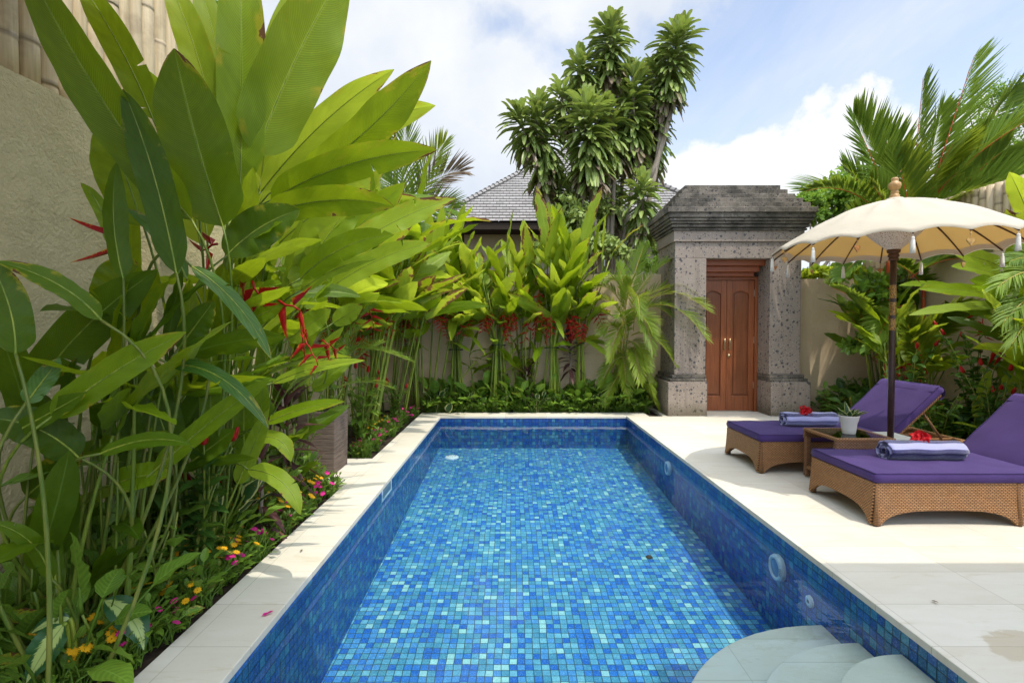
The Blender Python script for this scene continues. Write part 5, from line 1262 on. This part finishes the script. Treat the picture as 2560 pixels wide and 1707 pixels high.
def rosette(label, x, y, r, n, mat_, L, name='dumb_cane', cat='dumb cane', group='dumb canes', el=(10, 75), wf=.36, stemh=.12, seed=None, flowers=None, partn='leaf', join=False):
    if seed: random.seed(seed)
    th = thing(name, label, cat, (x, y, 0), group); q = MB()
    for i in range(n):
        a = i*2.4+rnd(-.3, .3); e_ = R(rnd(*el)); c = V3(x+rnd(-r, r)*.5, y+rnd(-r, r)*.5, 0); d = azv(a, e_); l = L*rnd(.7, 1.1); p = c+d*stemh*rnd(.6, 1.6)+V3(0, 0, stemh*rnd(.3, 1))
        if not join: q = MB()
        q.tube([c, (c+p)/2+V3(0, 0, .02), p], .003, 4, caps=False)
        leaf(q, p, p+d*l-V3(0, 0, .2*l), l*wf, n=V3(0, 0, 1)+RNG.normal(0, .25, 3), sag=(0, 0, l*.13), fold=.25, seg=7, ws=2, prof=prof_lance, col=(rnd(.2, .85), 0 if random.random() < .93 else .55, .5))
        if not join: q.build(partn, mat_, th, smooth=True)
    if join: q.build('foliage', mat_, th, smooth=True)
    if flowers:
        fm, nf, fs, hh, nm, npet = flowers
        for i in range(nf):
            c = V3(x+rnd(-r, r), y+rnd(-r, r), hh*rnd(.75, 1.15)); ax = nrm(V3(rnd(-.4, .4), -.5, 1)); a0 = nrm(np.cross(ax, (0, 1, 0))); b0 = np.cross(ax, a0); q = MB()
            for k in range(npet):
                an = 6.283*k/npet; dd = a0*math.cos(an)+b0*math.sin(an); leaf(q, c+dd*fs*.08, c+dd*fs, fs*(1.0 if npet == 5 else .45), n=ax, seg=4, ws=1, prof=prof_oval, wave=0, fold=.1, col=(rnd(.3, .7), 0, .5))
            q.build(nm, fm, th, smooth=True)
    return th
rosette('pale spotted dumb cane behind the yellow flowers of the near left bed', -1.60, 2.85, .1, 14, 'variegated', .22, seed=71, stemh=.2)
rosette('pale spotted dumb cane low in the back bed left corner', -.62, 7.9, .1, 12, 'variegated', .16, seed=72, stemh=.12)
rosette('glossy broad-leaved plant in the shade of the nearest corner', -1.66, 2.05, .1, 10, 'small_leaf', .17, 'leafy_plant', 'plant', 'leafy plants', seed=73, stemh=.18, wf=.55)
# ---- flowering edging: yellow daisies and pink periwinkles
yp = []; pp = []
for k in range(3):
    yp.append(rosette('low plant with small yellow daisies at the coping edge', 0, 0, .10, 46, 'small_leaf', .055, 'daisy_plant', 'flowering plant', 'yellow daisy plants edging the left bed', seed=80+k, stemh=.07, wf=.45, flowers=('yellow_petal', 9, .017, .15, 'flower', 9), join=True))
    pp.append(rosette('low plant with pink five petalled flowers at the coping edge', 0, 0, .09, 44, 'small_leaf', .042, 'periwinkle_plant', 'flowering plant', 'pink periwinkle plants edging the left bed', seed=90+k, stemh=.06, wf=.42, flowers=('pink_petal', 4, .019, .13, 'flower', 5), join=True))
random.seed(12); used = set()
ORD = ['first', 'second', 'third', 'fourth', 'fifth', 'sixth', 'seventh', 'eighth', 'ninth', 'tenth', 'eleventh', 'twelfth', 'thirteenth', 'fourteenth', 'fifteenth', 'sixteenth', 'seventeenth', 'eighteenth', 'nineteenth', 'twentieth', 'twenty-first', 'twenty-second', 'twenty-third', 'twenty-fourth', 'twenty-fifth', 'twenty-sixth', 'twenty-seventh', 'twenty-eighth', 'twenty-ninth', 'thirtieth', 'thirty-first', 'thirty-second', 'thirty-third', 'thirty-fourth', 'thirty-fifth']
def place(protos, x, y, s=1.0, lab=None):
    i = random.randrange(len(protos)); pr = protos[i]
    o = pr if i not in used and id(pr) not in used else copy_tree(pr)
    used.add(id(pr)); o.location = (x, y, -.02); o.rotation_euler = (0, 0, rnd(0, 6.28)); o.scale = (s, s, s*rnd(.9, 1.1)); o['label'] = lab or o['label']; return o
for i in range(24): place(yp, rnd(-1.68, -1.46), 1.75+i*.098+rnd(-.03, .03), rnd(1.0, 1.4), 'yellow daisy plant in the near left bed, '+ORD[i]+' from the camera')
for i in range(18): place(pp, rnd(-1.48, -1.41), 1.95+i*.122+rnd(-.04, .04), rnd(.85, 1.2), 'pink periwinkle plant beside the near left coping, '+ORD[i]+' from the camera')
for i in range(18): place(pp, rnd(-1.56, -1.43), 5.10+i*.148, rnd(.9, 1.25), 'pink periwinkle plant in the bed beyond the white slab, '+ORD[i]+' from the planter')
for i in range(5): place(yp, rnd(-1.7, -1.5), 5.1+i*.45, rnd(.8, 1.1), 'yellow daisy plant in the bed beyond the white slab, '+ORD[i]+' from the planter')
# ---- leafy carpet plants of the back bed
gp = [rosette('low leafy plant in the dense green row behind the far coping', 0, 0, .10, 26, 'small_leaf', .10, 'leafy_plant', 'plant', 'low leafy plants of the back bed', seed=100+k, stemh=.07, wf=.5, join=True) for k in range(4)]
gq = [rosette('variegated low plant among the green row behind the far coping', 0, 0, .09, 16, 'variegated', .11, 'leafy_plant', 'plant', 'low leafy plants of the back bed', seed=110, stemh=.08, wf=.45, join=True)]
random.seed(14)
for i in range(24): place(gp, -1.22+i*.142, rnd(7.80, 7.88), rnd(.95, 1.35), 'low leafy plant right behind the far coping, '+ORD[i]+' from the left')
for i in range(22): place(gp, -1.25+i*.155, rnd(7.95, 8.08), rnd(1.9, 3.1), 'taller leafy plant against the back wall, '+ORD[i]+' from the left')
for i in range(7): place(gq, -1.2+i*.5+rnd(-.1, .1), rnd(7.86, 8.0), rnd(1.2, 1.8), 'variegated low plant behind the far coping, '+ORD[i]+' from the left')
ng = [rosette('x', 0, 0, .12, 30, 'small_leaf', .12, 'leafy_plant', 'plant', 'leafy plants shaded in the near left bed', seed=150+k, stemh=.1, wf=.45, join=True) for k in range(2)]
random.seed(16)
for i in range(22): place(ng, rnd(-2.05, -1.6), 1.7+i*.105, rnd(.9, 2.0), 'leafy plant in the shade under the big heliconias, '+ORD[i]+' from the camera')
gr_ = [rosette('low leafy plant in the right bed behind the loungers', 0, 0, .12, 30, 'blue_leaf', .12, 'leafy_plant', 'plant', 'low leafy plants of the right bed', seed=120+k, stemh=.08, wf=.45, join=True) for k in range(2)]
random.seed(15)
for i in range(34): place(gr_, rnd(4.42, 5.35), 4.1+i*.108, rnd(1.0, 2.3), 'low leafy plant in the right bed, '+ORD[i]+' from the camera')
rosette('ixora shrub with a red flower cluster behind the front lounger', 4.5, 5.55, .14, 40, 'small_leaf', .11, 'ixora_shrub', 'shrub', None, seed=130, stemh=.2, wf=.45, flowers=('red_petal', 16, .018, .42, 'flower', 4), join=True)

# ---- right-hand heliconia with long horizontal leaves
Rr = thing('heliconia_clump', 'heliconia clump on the right whose long leaves reach left under the parasol', 'heliconia', (4.95, 5.6, 0), 'large heliconias by the right wall')
rr0 = (5.0, 5.5)
for (bx, by, tx, ty, w_, Y, m_, ti, r_) in ((2300, 702, 2087, 724, 34, 5.2, 'heli_bright', .7, .5), (2300, 680, 2108, 664, 36, 5.3, 'heli', .3, .7), (2300, 635, 2184, 612, 34, 5.5, 'heli_bright', .4, .5), (2305, 615, 2190, 583, 44, 5.6, 'heli_bright', .2, .7), (2200, 662, 2064, 656, 24, 6.2, 'heli', .6, .7), (2330, 735, 2170, 706, 28, 5.8, 'heli', .5, .5), (2375, 812, 2232, 800, 36, 4.8, 'heli_bright', .6, .6),
        (2350, 800, 2285, 705, 60, 5.6, 'heli_dark', 0, .6), (2300, 870, 2345, 808, 34, 5.4, 'heli', .2, .6), (2240, 960, 2275, 850, 26, 5.3, 'heli_bright', .2, .6), (2365, 700, 2320, 560, 60, 5.6, 'heli', 0, .6), (2380, 640, 2310, 480, 55, 5.8, 'heli_bright', 0, .7), (2372, 520, 2318, 395, 48, 5.4, 'heli_bright', 0, .9), (2365, 880, 2250, 830, 40, 5.8, 'heli_dark', .4, .5), (2260, 830, 2170, 690, 36, 6.6, 'heli_dark', 0, .5), (2215, 850, 2195, 720, 36, 6.8, 'heli_dark', 0, .5)):
    hero(Rr, bx, by, tx, ty, w_, Y, Y-.15, m_, tilt=ti, sag=(0, -8), root=(rr0[0]+rnd(-.2, .25), max(4.9, Y)+rnd(-.2, .2)), r=r_, seg=16)
bract_flower(np.array(D(2255, 705, 5.6)), .34, (0.05, -.1, -1), 6, Rr, .13, .5); bract_flower(np.array(D(2290, 800, 5.2)), .14, (.5, -.1, -.7), 4, Rr, .15, .5)
rosette('pothos vine with two big yellow green leaves by the front lounger', 4.72, 4.85, .05, 6, 'heli_bright', .26, 'pothos_plant', 'plant', None, seed=140, stemh=.28, wf=.55)
heli_clump('leafy heliconia clump filling the corner between tan wall and bamboo', 5.25, 7.1, .2, 10, 1.5, .7, .16, 141, flowers=2, nl=(3, 5), mats=('heli', 'heli_dark'), brown=.2)
heli_clump('dark heliconia clump against the right wall at the picture edge', 5.25, 4.9, .2, 9, 1.5, .75, .18, 142, flowers=0, nl=(3, 5), mats=('heli', 'heli_dark'), brown=.2)

heli_clump('leafy heliconia clump just behind the raised backrest of the far lounger', 4.9, 6.3, .2, 10, 1.25, .6, .13, 143, flowers=1, nl=(3, 5), mats=('heli', 'heli_bright'), brown=.2)
heli_clump('heliconia clump right of the front lounger with drooping bright leaves', 4.9, 4.6, .2, 9, 1.2, .6, .14, 144, flowers=1, nl=(3, 5), mats=('heli', 'heli_bright'), brown=.2)
costus('tall leafy ginger shrub by the right wall between the two loungers', 5.1, 5.6, 1.2, 10, 145, 'blue_leaf', .16, 1)
costus('broad-leaved dark shrub low by the tan wall behind the far lounger', 4.62, 7.35, .45, 8, 146, 'small_leaf', .2, 0, wf=.3, spread=.5)
costus('leafy shrub on the slab side of the near left bed', -1.62, 3.75, .5, 7, 147, 'small_leaf', .10, 0, group='leafy shrubs')
costus('glossy ginger shrub under the spotted leaves at left', -1.62, 2.85, .55, 6, 148, 'blue_leaf', .14, 1)
# ---- palms
def palm(name, label, cat, stems, fr, lm, group=None, cane='cane', mbl=None, loc=None):
    th = thing(name, label, cat, loc or (stems[0][0], stems[0][1], 0), group)
    for (x, y, x2, y2, h, r, m_) in stems:
        q = MB(); q.tube(bez((x, y, 0), ((x+x2)/2, (y+y2)/2, h*.5), (x2, y2, h), 12), np.linspace(r, r*.75, 12), 10); q.build('stem', m_, th, smooth=True)
    for k, (b, e, sag, n, ll, lw, dr_, ang, m2, st_, rs, up) in enumerate(fr):
        q = MB(); qs = MB(); frond(q, b, e, sag, n, ll, lw, up=up, droop=dr_, ang=ang, mbr=qs, stalk=st_, rb=.010, col=(rnd(.3, .8), 0, .5)); f_ = q.build('frond', m2, th, smooth=True); qs.build('frond_stalk', rs, f_, smooth=True)
    return th
random.seed(21)
# areca palm in front of the back wall beside the gate
cx, cy = 1.68, 7.98; fr = []
def dpt(u, v, Y): return np.array(D(u, v, Y))
for (bu, bv, tu, tv, Y, s_, ll) in ((1450, 720, 1625, 705, 7.4, -32, .30), (1455, 730, 1622, 770, 7.3, -40, .28), (1450, 700, 1545, 590, 7.7, -12, .24), (1440, 690, 1480, 555, 7.9, 0, .22), (1440, 720, 1360, 660, 7.8, -22, .24), (1440, 740, 1350, 700, 7.6, -26, .24), (1450, 740, 1500, 800, 7.3, -36, .24), (1445, 750, 1400, 820, 7.5, -26, .22), (1450, 770, 1550, 830, 7.5, -22, .22), (1440, 800, 1500, 900, 7.6, -20, .2), (1435, 820, 1380, 880, 7.7, -14, .2), (1430, 850, 1510, 930, 7.7, -14, .18), (1440, 700, 1420, 600, 7.9, 0, .22), (1455, 760, 1470, 720, 7.2, -50, .24), (1440, 830, 1480, 840, 7.5, -20, .2), (1430, 790, 1385, 760, 7.6, -24, .22), (1440, 740, 1560, 740, 7.6, -30, .26), (1450, 715, 1590, 670, 7.6, -24, .28), (1440, 760, 1500, 760, 7.4, -30, .26), (1440, 790, 1490, 840, 7.5, -18, .22), (1430, 820, 1440, 900, 7.6, -10, .2), (1440, 700, 1400, 640, 7.8, -16, .24), (1430, 860, 1390, 920, 7.7, -10, .18), (1440, 780, 1420, 720, 7.5, -20, .26), (1450, 800, 1470, 870, 7.4, -20, .22), (1435, 720, 1450, 640, 7.6, -4, .26)):
    b = dpt(bu, bv, 7.85); e = dpt(tu, tv, Y); ll *= 1.12; s_ = s_*2.3-10; e[2] -= .05; fr.append((b, e, V3(0, 0, -s_*1.088/1280*7.6*1.0), 38, ll*.92, .0175, .22, .9, random.choice(('palm_bright', 'palm_leaf', 'palm_bright')), .12, 'cane', (rnd(-.2, .2), -.3, 1)))
palm('areca_palm', 'areca palm with arching feathery fronds just left of the stone gateway', 'palm', [(cx+rnd(-.12, .12)-.1, cy+rnd(-.06, .06), cx+rnd(-.1, .14), cy+rnd(-.05, .05), rnd(.8, 1.5), rnd(.009, .016), random.choice(('cane', 'heli_stem'))) for _ in range(16)], fr, 'palm_leaf')
# lipstick palm on the right
random.seed(22); fr = []
for (bu, bv, tu, tv, Yb, Yt, s_, ll, m_, up) in ((2120, 500, 2238, 128, 7.2, 7.0, -10, .62, 'palm_leaf', (1, -.2, .3)), (2050, 480, 1960, 270, 7.0, 6.6, -10, .62, 'palm_leaf', (-.2, -1, .5)), (2035, 500, 1850, 440, 7.0, 6.6, -60, .50, 'palm_leaf', (0, -.3, 1)), (2090, 500, 2120, 180, 7.2, 7.0, 0, .45, 'palm_leaf', (1, -.5, 0)),
        (2120, 480, 2400, 260, 7.0, 6.2, -50, .62, 'palm_leaf', (0, -.4, 1)), (2130, 520, 2420, 400, 6.9, 6.0, -50, .62, 'palm_leaf', (-.1, -.6, .8)), (2100, 500, 2190, 330, 7.2, 6.6, -20, .55, 'palm_bright', (.3, -1, .5)), (2100, 520, 2060, 360, 7.0, 6.8, 0, .50, 'palm_bright', (-.4, -1, .4)), (2060, 560, 1890, 560, 7.1, 6.7, -50, .42, 'palm_leaf', (0, -.3, 1)),
        (2090, 520, 2250, 450, 6.9, 6.4, -30, .48, 'palm_bright', (0, -.6, 1)), (2075, 540, 2000, 420, 6.9, 6.5, -10, .45, 'palm_bright', (-.3, -.8, .6)), (2160, 470, 2330, 200, 7.6, 7.4, -30, .6, 'palm_leaf', (.5, -.6, .4)), (2190, 560, 2400, 520, 7.0, 6.4, -40, .5, 'palm_leaf', (0, -.4, 1)), (2070, 560, 1930, 640, 6.9, 6.5, -50, .34, 'palm_leaf', (0, -.3, 1)),
        (2090, 640, 2250, 600, 6.6, 6.2, -40, .4, 'palm_leaf', (0, -.3, 1)), (2033, 750, 1910, 660, 6.9, 6.5, -24, .34, 'palm_leaf', (0, -.5, 1)), (2110, 790, 2190, 700, 6.4, 6.1, -6, .42, 'palm_bright', (.3, -1, .2)), (2130, 860, 2080, 740, 6.2, 6.0, -10, .36, 'palm_bright', (-.3, -1, .4)), (2150, 720, 2260, 660, 6.6, 6.3, -20, .36, 'palm_leaf', (0, -.5, 1)), (2080, 700, 2010, 790, 6.8, 6.5, -40, .34, 'palm_leaf', (0, -.3, 1)), (2110, 500, 2160, 250, 7.4, 7.2, 0, .55, 'palm_leaf', (.3, -1, .3)), (2080, 500, 2030, 300, 7.3, 7.1, 0, .55, 'palm_leaf', (-.3, -1, .3)), (2150, 500, 2300, 350, 7.2, 6.8, -20, .6, 'palm_leaf', (0, -1, .6)), (2180, 520, 2352, 440, 7.0, 6.4, -40, .55, 'palm_bright', (0, -.6, 1)), (2150, 470, 2260, 300, 7.5, 7.2, -10, .55, 'palm_leaf', (.3, -1, .4)), (2060, 520, 1940, 390, 7.4, 7.2, -20, .5, 'palm_leaf', (-.3, -.8, .8)), (2230, 560, 2380, 330, 7.2, 6.9, -20, .55, 'palm_leaf', (.2, -1, .4)), (2120, 560, 2260, 540, 6.7, 6.3, -30, .45, 'palm_bright', (0, -.5, 1)), (2050, 580, 1960, 500, 6.8, 6.5, -20, .42, 'palm_bright', (-.2, -.8, .6)), (2140, 680, 2050, 600, 6.9, 6.5, -20, .4, 'palm_leaf', (0, -.5, 1))):
    fr.append((dpt(bu, bv, Yb), dpt(tu, tv, Yt), V3(0, 0, -s_*1.088/1280*7), 56, ll, .036, .22, .85, m_, .16, 'red_cane', up))
st = []
for (bu, tu, tv, Y, r_, m_) in ((2035, 2040, 560, 6.95, .028, 'red_cane'), (2050, 2055, 540, 7.1, .026, 'cane'), (2103, 2085, 520, 7.0, .026, 'cane'), (2115, 2125, 500, 6.8, .024, 'red_cane'), (2062, 2075, 520, 7.2, .024, 'cane'), (2140, 2150, 560, 7.3, .022, 'red_cane')):
    a = dpt(bu, 950, Y); b = dpt(tu, tv, Y); st.append((a[0], a[1], b[0], b[1], b[2], r_, m_))
palm('lipstick_palm', 'tall lipstick palm with red and yellow stems behind the parasol', 'palm', st, fr, 'palm_leaf')
# drooping palm fronds at the right picture edge
random.seed(23); fr = []
for (bu, bv, tu, tv, Y, s_) in ((2450, 640, 2290, 660, 4.6, -60), (2460, 660, 2305, 740, 4.5, -60), (2470, 650, 2325, 790, 4.4, -60), (2450, 620, 2320, 600, 4.8, -40)):
    fr.append((dpt(bu, bv, Y+.2), dpt(tu, tv, Y), V3(0, 0, -s_*1.088/1280*4.5), 34, .26, .016, .9, .9, 'palm_leaf', .1, 'cane', (0, -.4, 1)))
a = dpt(2430, 700, 4.8); palm('areca_palm', 'areca palm whose dark drooping fronds hang in at the right edge', 'palm', [(a[0], a[1]+.1, a[0]-.02, a[1]+.05, 1.75, .02, 'cane'), (a[0]+.1, a[1]+.2, a[0]+.05, a[1]+.1, 1.6, .02, 'cane')], fr, 'palm_leaf')
# wispy papyrus-like palm in the left bed and a palm beyond the left wall
random.seed(24); fr = []
for i in range(16):
    a = rnd(-2.2, .9); b = V3(-1.72, 4.95, rnd(.6, 1.15)); d = azv(a, R(rnd(-10, 70))); fr.append((b, b+d*rnd(.45, .7)-V3(0, 0, .15), V3(0, 0, .12), 34, .20, .008, .5, .7, 'palm_leaf', .15, 'heli_stem', (0, 0, 1)))
palm('pygmy_palm', 'fine leaved small palm standing behind the brown planter', 'palm', [(-1.72, 4.98, -1.72, 4.95, 1.1, .02, 'wood_bark')], fr, 'palm_leaf')
fr = []
for (bu, bv, tu, tv, s_, m_) in ((935, 500, 930, 262, 0, 'palm_leaf'), (935, 500, 880, 300, -10, 'palm_leaf'), (935, 500, 1020, 330, -20, 'palm_bright'), (940, 490, 1060, 395, -50, 'dead_leaf'), (935, 500, 840, 380, -30, 'palm_leaf'), (940, 510, 1040, 480, -30, 'palm_leaf'), (930, 520, 980, 560, -40, 'palm_leaf'), (930, 500, 800, 470, -30, 'palm_leaf')):
    fr.append((dpt(bu, bv, 10), dpt(tu, tv, 9.7), V3(0, 0, -s_*1.088/1280*10), 40, .60, .028, .25, .75, m_, .12, 'cane', (0, -1, .3)))
a = dpt(935, 510, 10); palm('coconut_palm', 'palm standing beyond the back wall left of the shingled roof', 'palm', [(a[0], a[1], a[0], a[1], a[2], .09, 'wood_bark')], fr, 'palm_leaf')

# ---- dracaena tree beyond the wall
random.seed(31)
TY = 9.6
def T6(cx_, cy_, Y=TY): return np.array(P(1200+cx_/2.614, cy_/2.614, Y))
dt = thing('dracaena_tree', 'tall dracaena tree with many shaggy leaf heads behind the back wall', 'tree', (1.7, TY, 0))
base_ = V3(1.75, TY, 0)
def head(c_, sk, Lf, n, yellow=0., lean=None, Y=TY, w_=.092, via=None, tr=.035):
    top = T6(*c_, Y); bot = T6(*sk, Y+.1); ax = bot-top; S = np.linalg.norm(ax)
    v = [base_, np.array([base_[0]*.6+bot[0]*.4, Y, 2.2]) if via is None else T6(*via, Y), bot, top]
    pts = [];
    for i in range(3): pts += [v[i]+(v[i+1]-v[i])*k/4 for k in range(4)]
    pts.append(v[3]); q = MB(); q.tube(pts, np.linspace(tr*1.7, tr*.6, len(pts)), 8); br = q.build('branch', 'wood_bark', dt, smooth=True)
    q = MB(); n = int(n*1.35)
    for i in range(n):
        s_ = (i+random.random())/n; s2 = s_**1.15; p = top+ax*s2*.93+RNG.normal(0, .035, 3); a = rnd(0, 6.283)
        e_ = R(80-118*min(1, (s_*1.5))**.75+rnd(-28, 28)) if s_ > .03 else R(rnd(55, 88))
        l = Lf*1.12*rnd(.7, 1.2)*(.85 if s_ < .06 else 1)*(1-.25*s_); d = azv(a, e_); out = azv(a, 0)
        up_ = nrm(V3(0, 0, 1)*abs(math.cos(e_))+out*(.9 if e_ < 0 else -.9)*abs(math.sin(e_))+.001)
        dead = s_ > .80 and random.random() < .55
        leaf(q, p+out*.02, p+out*.02+d*l+V3(0, 0, -l*.30), w_*rnd(.8, 1.15), n=up_+RNG.normal(0, .12, 3), sag=V3(0, 0, l*.2)+out*l*.08, fold=.4, seg=6, ws=2, prof=prof_strap, wave=.015,
             col=(min(1, (.85 if s_ < .12 else rnd(.25, .7))+yellow*(s_ < .3)), 1.0 if dead else (rnd(.18, .34) if random.random() < .55 else 0), .5))
    q.build('crown', 'strap_leaf', br, smooth=True)
head((850, 170), (855, 560), .40, 210); head((1300, 210), (1200, 720), .44, 260, via=(1150, 1100)); head((650, 400), (680, 640), .38, 110); head((1000, 470), (1010, 1120), .40, 230)
head((375, 700), (440, 1250), .44, 230, via=(700, 1350)); head((700, 690), (720, 1230), .46, 300, yellow=.35, Y=9.2); head((530, 600), (570, 850), .36, 90, yellow=.2); head((1160, 440), (1130, 900), .40, 150, Y=9.8)
head((1060, 1190), (1060, 1560), .38, 130, yellow=.25, Y=9.1, w_=.085); head((830, 700), (880, 1100), .42, 170, Y=9.5); head((480, 1150), (520, 1500), .38, 110, Y=9.8); head((850, 1130), (860, 1500), .40, 150, Y=9.9); head((1120, 760), (1100, 1130), .40, 140, Y=9.9); head((250, 740), (330, 1000), .40, 90, Y=9.5)
head((960, 640), (950, 1000), .40, 130, Y=9.9); head((600, 1200), (640, 1560), .38, 120, Y=9.7)
q = MB(); q.tube([T6(1060, 1250), T6(1150, 1080), T6(1230, 800), T6(1290, 560)], [.07, .055, .045, .03], 8); q.build('branch', 'wood_bark', dt, smooth=True)

# ---- broadleaf trees beyond
def leafcards(q, pos, size, rng, up=.4, col0=(.3, .9)):
    n = len(pos); d = rng.normal(0, 1, (n, 3)); d[:, 2] -= .2; d /= np.linalg.norm(d, axis=1)[:, None]; nn = rng.normal(0, 1, (n, 3)); nn[:, 2] += up*2; s_ = np.cross(d, nn); s_ /= np.linalg.norm(s_, axis=1)[:, None]+1e-9
    l = (size*rng.uniform(.7, 1.2, n))[:, None]; w_ = l*.28; mid = pos+d*l*.5
    V = np.stack([pos, mid+s_*w_, pos+d*l, mid-s_*w_], 1).reshape(-1, 3); f = np.arange(4*n).reshape(n, 4)
    uv = np.tile(np.array([(0, .5), (.5, 1), (1, .5), (.5, 0)]), (n, 1)); c = np.repeat(np.stack([rng.uniform(*col0, n), np.zeros(n), rng.random(n)], 1), 4, 0)
    q.add(V, f, uv, c)
def broad(name, label, base, blobs_, nper, size, mat_, seed, trunk=.12, group=None):
    rng = np.random.default_rng(seed); th = thing(name, label, 'tree', base, group); q = MB(); b0 = np.array(base, float); c0 = np.mean([b[0] for b in blobs_], 0); fork = b0+(c0-b0)*.55
    q.tube([b0, (b0+fork)/2+V3(.05, 0, 0), fork], [trunk, trunk*.8, trunk*.6], 10); tk = q.build('trunk', 'wood_bark', th, smooth=True)
    for (c, r_) in blobs_:
        q = MB(); c = np.array(c); q.tube(bez(fork, (fork+c)/2+rng.normal(0, .12, 3), c, 7), np.linspace(trunk*.35, trunk*.08, 7), 6); q.build('limb', 'wood_bark', tk, smooth=True)
    q = MB()
    for (c, r_) in blobs_:
        c = np.array(c); ns_ = max(6, int(9*r_/.5)); cl = rng.normal(0, 1, (ns_, 3)); cl /= np.linalg.norm(cl, axis=1)[:, None]; cl = c+cl*(r_*rng.uniform(.35, 1, ns_))[:, None]*np.array([1, 1, .72])
        for k in cl:
            m_ = int(nper*rng.uniform(.5, 1.3)); off = rng.normal(0, 1, (m_, 3))*np.array([1, 1, .55])*r_*.26; leafcards(q, k+off, size, rng)
    q.build('crown', mat_, th)
    return th
def BL(l, Y): return [(np.array(P(u, v, Y+random.uniform(-.5, .5))), r_/1280*Y) for (u, v, r_) in l]
random.seed(40)
broad('leafy_tree', 'round bright green tree just right of the gateway top', (7.0, 13.5, 0), BL([(2050, 490, 45), (2100, 460, 50), (2020, 500, 28), (2150, 470, 50), (2080, 520, 50), (2140, 540, 60), (2200, 500, 60), (2040, 540, 30)], 13.5), 120, .14, 'tree_leaf', 41)
broad('leafy_tree', 'feathery light green tree at the upper right edge behind the palm', (12.5, 14, 0), BL([(2420, 270, 45), (2480, 240, 50), (2540, 235, 45), (2600, 260, 60), (2450, 320, 40), (2530, 300, 50), (2580, 350, 60), (2500, 380, 40), (2440, 360, 30), (2560, 420, 60), (2620, 480, 60), (2520, 470, 50), (2400, 400, 40)], 14), 95, .075, 'tree_leaf', 42, trunk=.14)
broad('hedge_shrub', 'trimmed green shrub behind the wall between dracaena and gateway', (2.9, 10.4, 0), BL([(1600, 640, 30), (1640, 625, 30), (1625, 665, 30), (1580, 670, 26), (1665, 660, 26), (1520, 672, 24), (1485, 660, 22)], 10.4), 90, .08, 'tree_leaf', 43, trunk=.04)
broad('leafy_shrub', 'dark leafy shrub behind the wall under the dracaena tree', (1.3, 9.3, 0), BL([(1400, 600, 40), (1450, 580, 40), (1500, 600, 40), (1540, 630, 36), (1360, 620, 30), (1440, 520, 40), (1500, 520, 40), (1390, 540, 30)], 9.3), 70, .12, 'strap_leaf', 44, trunk=.05)
broad('vine', 'dark leafy vine hanging over the end of the bamboo screen', (-2.6, 5.5, 2.6), BL([(535, 15, 26), (545, 55, 20), (530, 95, 18), (560, -20, 30), (500, -30, 30)], 4.2), 60, .06, 'small_leaf', 45, trunk=.012)
broad('creeper', 'bright leafy creeper on top of the tan wall under the parasol', (4.5, 8.1, 1.6), BL([(2010, 690, 16), (2040, 682, 16), (2075, 680, 18), (2110, 684, 18), (2150, 680, 20)], 8.0), 22, .14, 'heli_bright', 46, trunk=.015)
broad('leafy_shrub', 'dense dark shrub mass behind the lipstick palm in the corner', (5.2, 7.6, 0), BL([(2180, 720, 50), (2230, 780, 60), (2280, 700, 60), (2160, 850, 40), (2240, 880, 50), (2330, 640, 50), (2360, 760, 50)], 7.2), 60, .13, 'small_leaf', 47, trunk=.03)
# small dead leaves dropped on the deck
random.seed(77)
for k, (x, y, lab) in enumerate(((1.95, 2.35, 'tiny brown dead leaf on the shaded deck nearest the pool edge'), (2.62, 2.5, 'tiny brown dead leaf on the shaded deck farther from the pool'), (2.1, 6.6, 'tiny dry leaf on the sunny deck before the gateway'), (-1.2, 2.9, 'tiny brown leaf speck on the shaded left coping'), (2.75, 2.2, 'thin dry twig shaped leaf at the right of the shaded deck'))):
    q = MB(); a = rnd(0, 6); leaf(q, (x, y, .006), (x+.035*math.cos(a), y+.035*math.sin(a), .012), .012, n=(0, 0, 1), seg=5, ws=1); o = q.build('fallen_leaf', 'dead_leaf', loc=(x, y, 0), smooth=True); tag(o, lab, 'leaf', 'dry leaves dropped on the paving')
# fallen petal on the coping, leaf lying on the far coping
q = MB(); leaf(q, (-1.10, 2.22, .006), (-1.06, 2.25, .012), .02, n=(0, 0, 1), seg=4, ws=1); o = q.build('petal', 'pink_petal', loc=(-1.1, 2.2, 0), smooth=True); tag(o, 'single fallen pink petal on the near left coping', 'petal')
q = MB(); leaf(q, (-.98, 7.66, .03), (-.90, 7.60, .16), .12, n=(0, -1, .3), seg=8, ws=2, col=(.9, .25, .5)); o = q.build('fallen_leaf', 'variegated', loc=(-.95, 7.63, 0), smooth=True); tag(o, 'pale curled fallen leaf lying on the far coping corner', 'leaf')
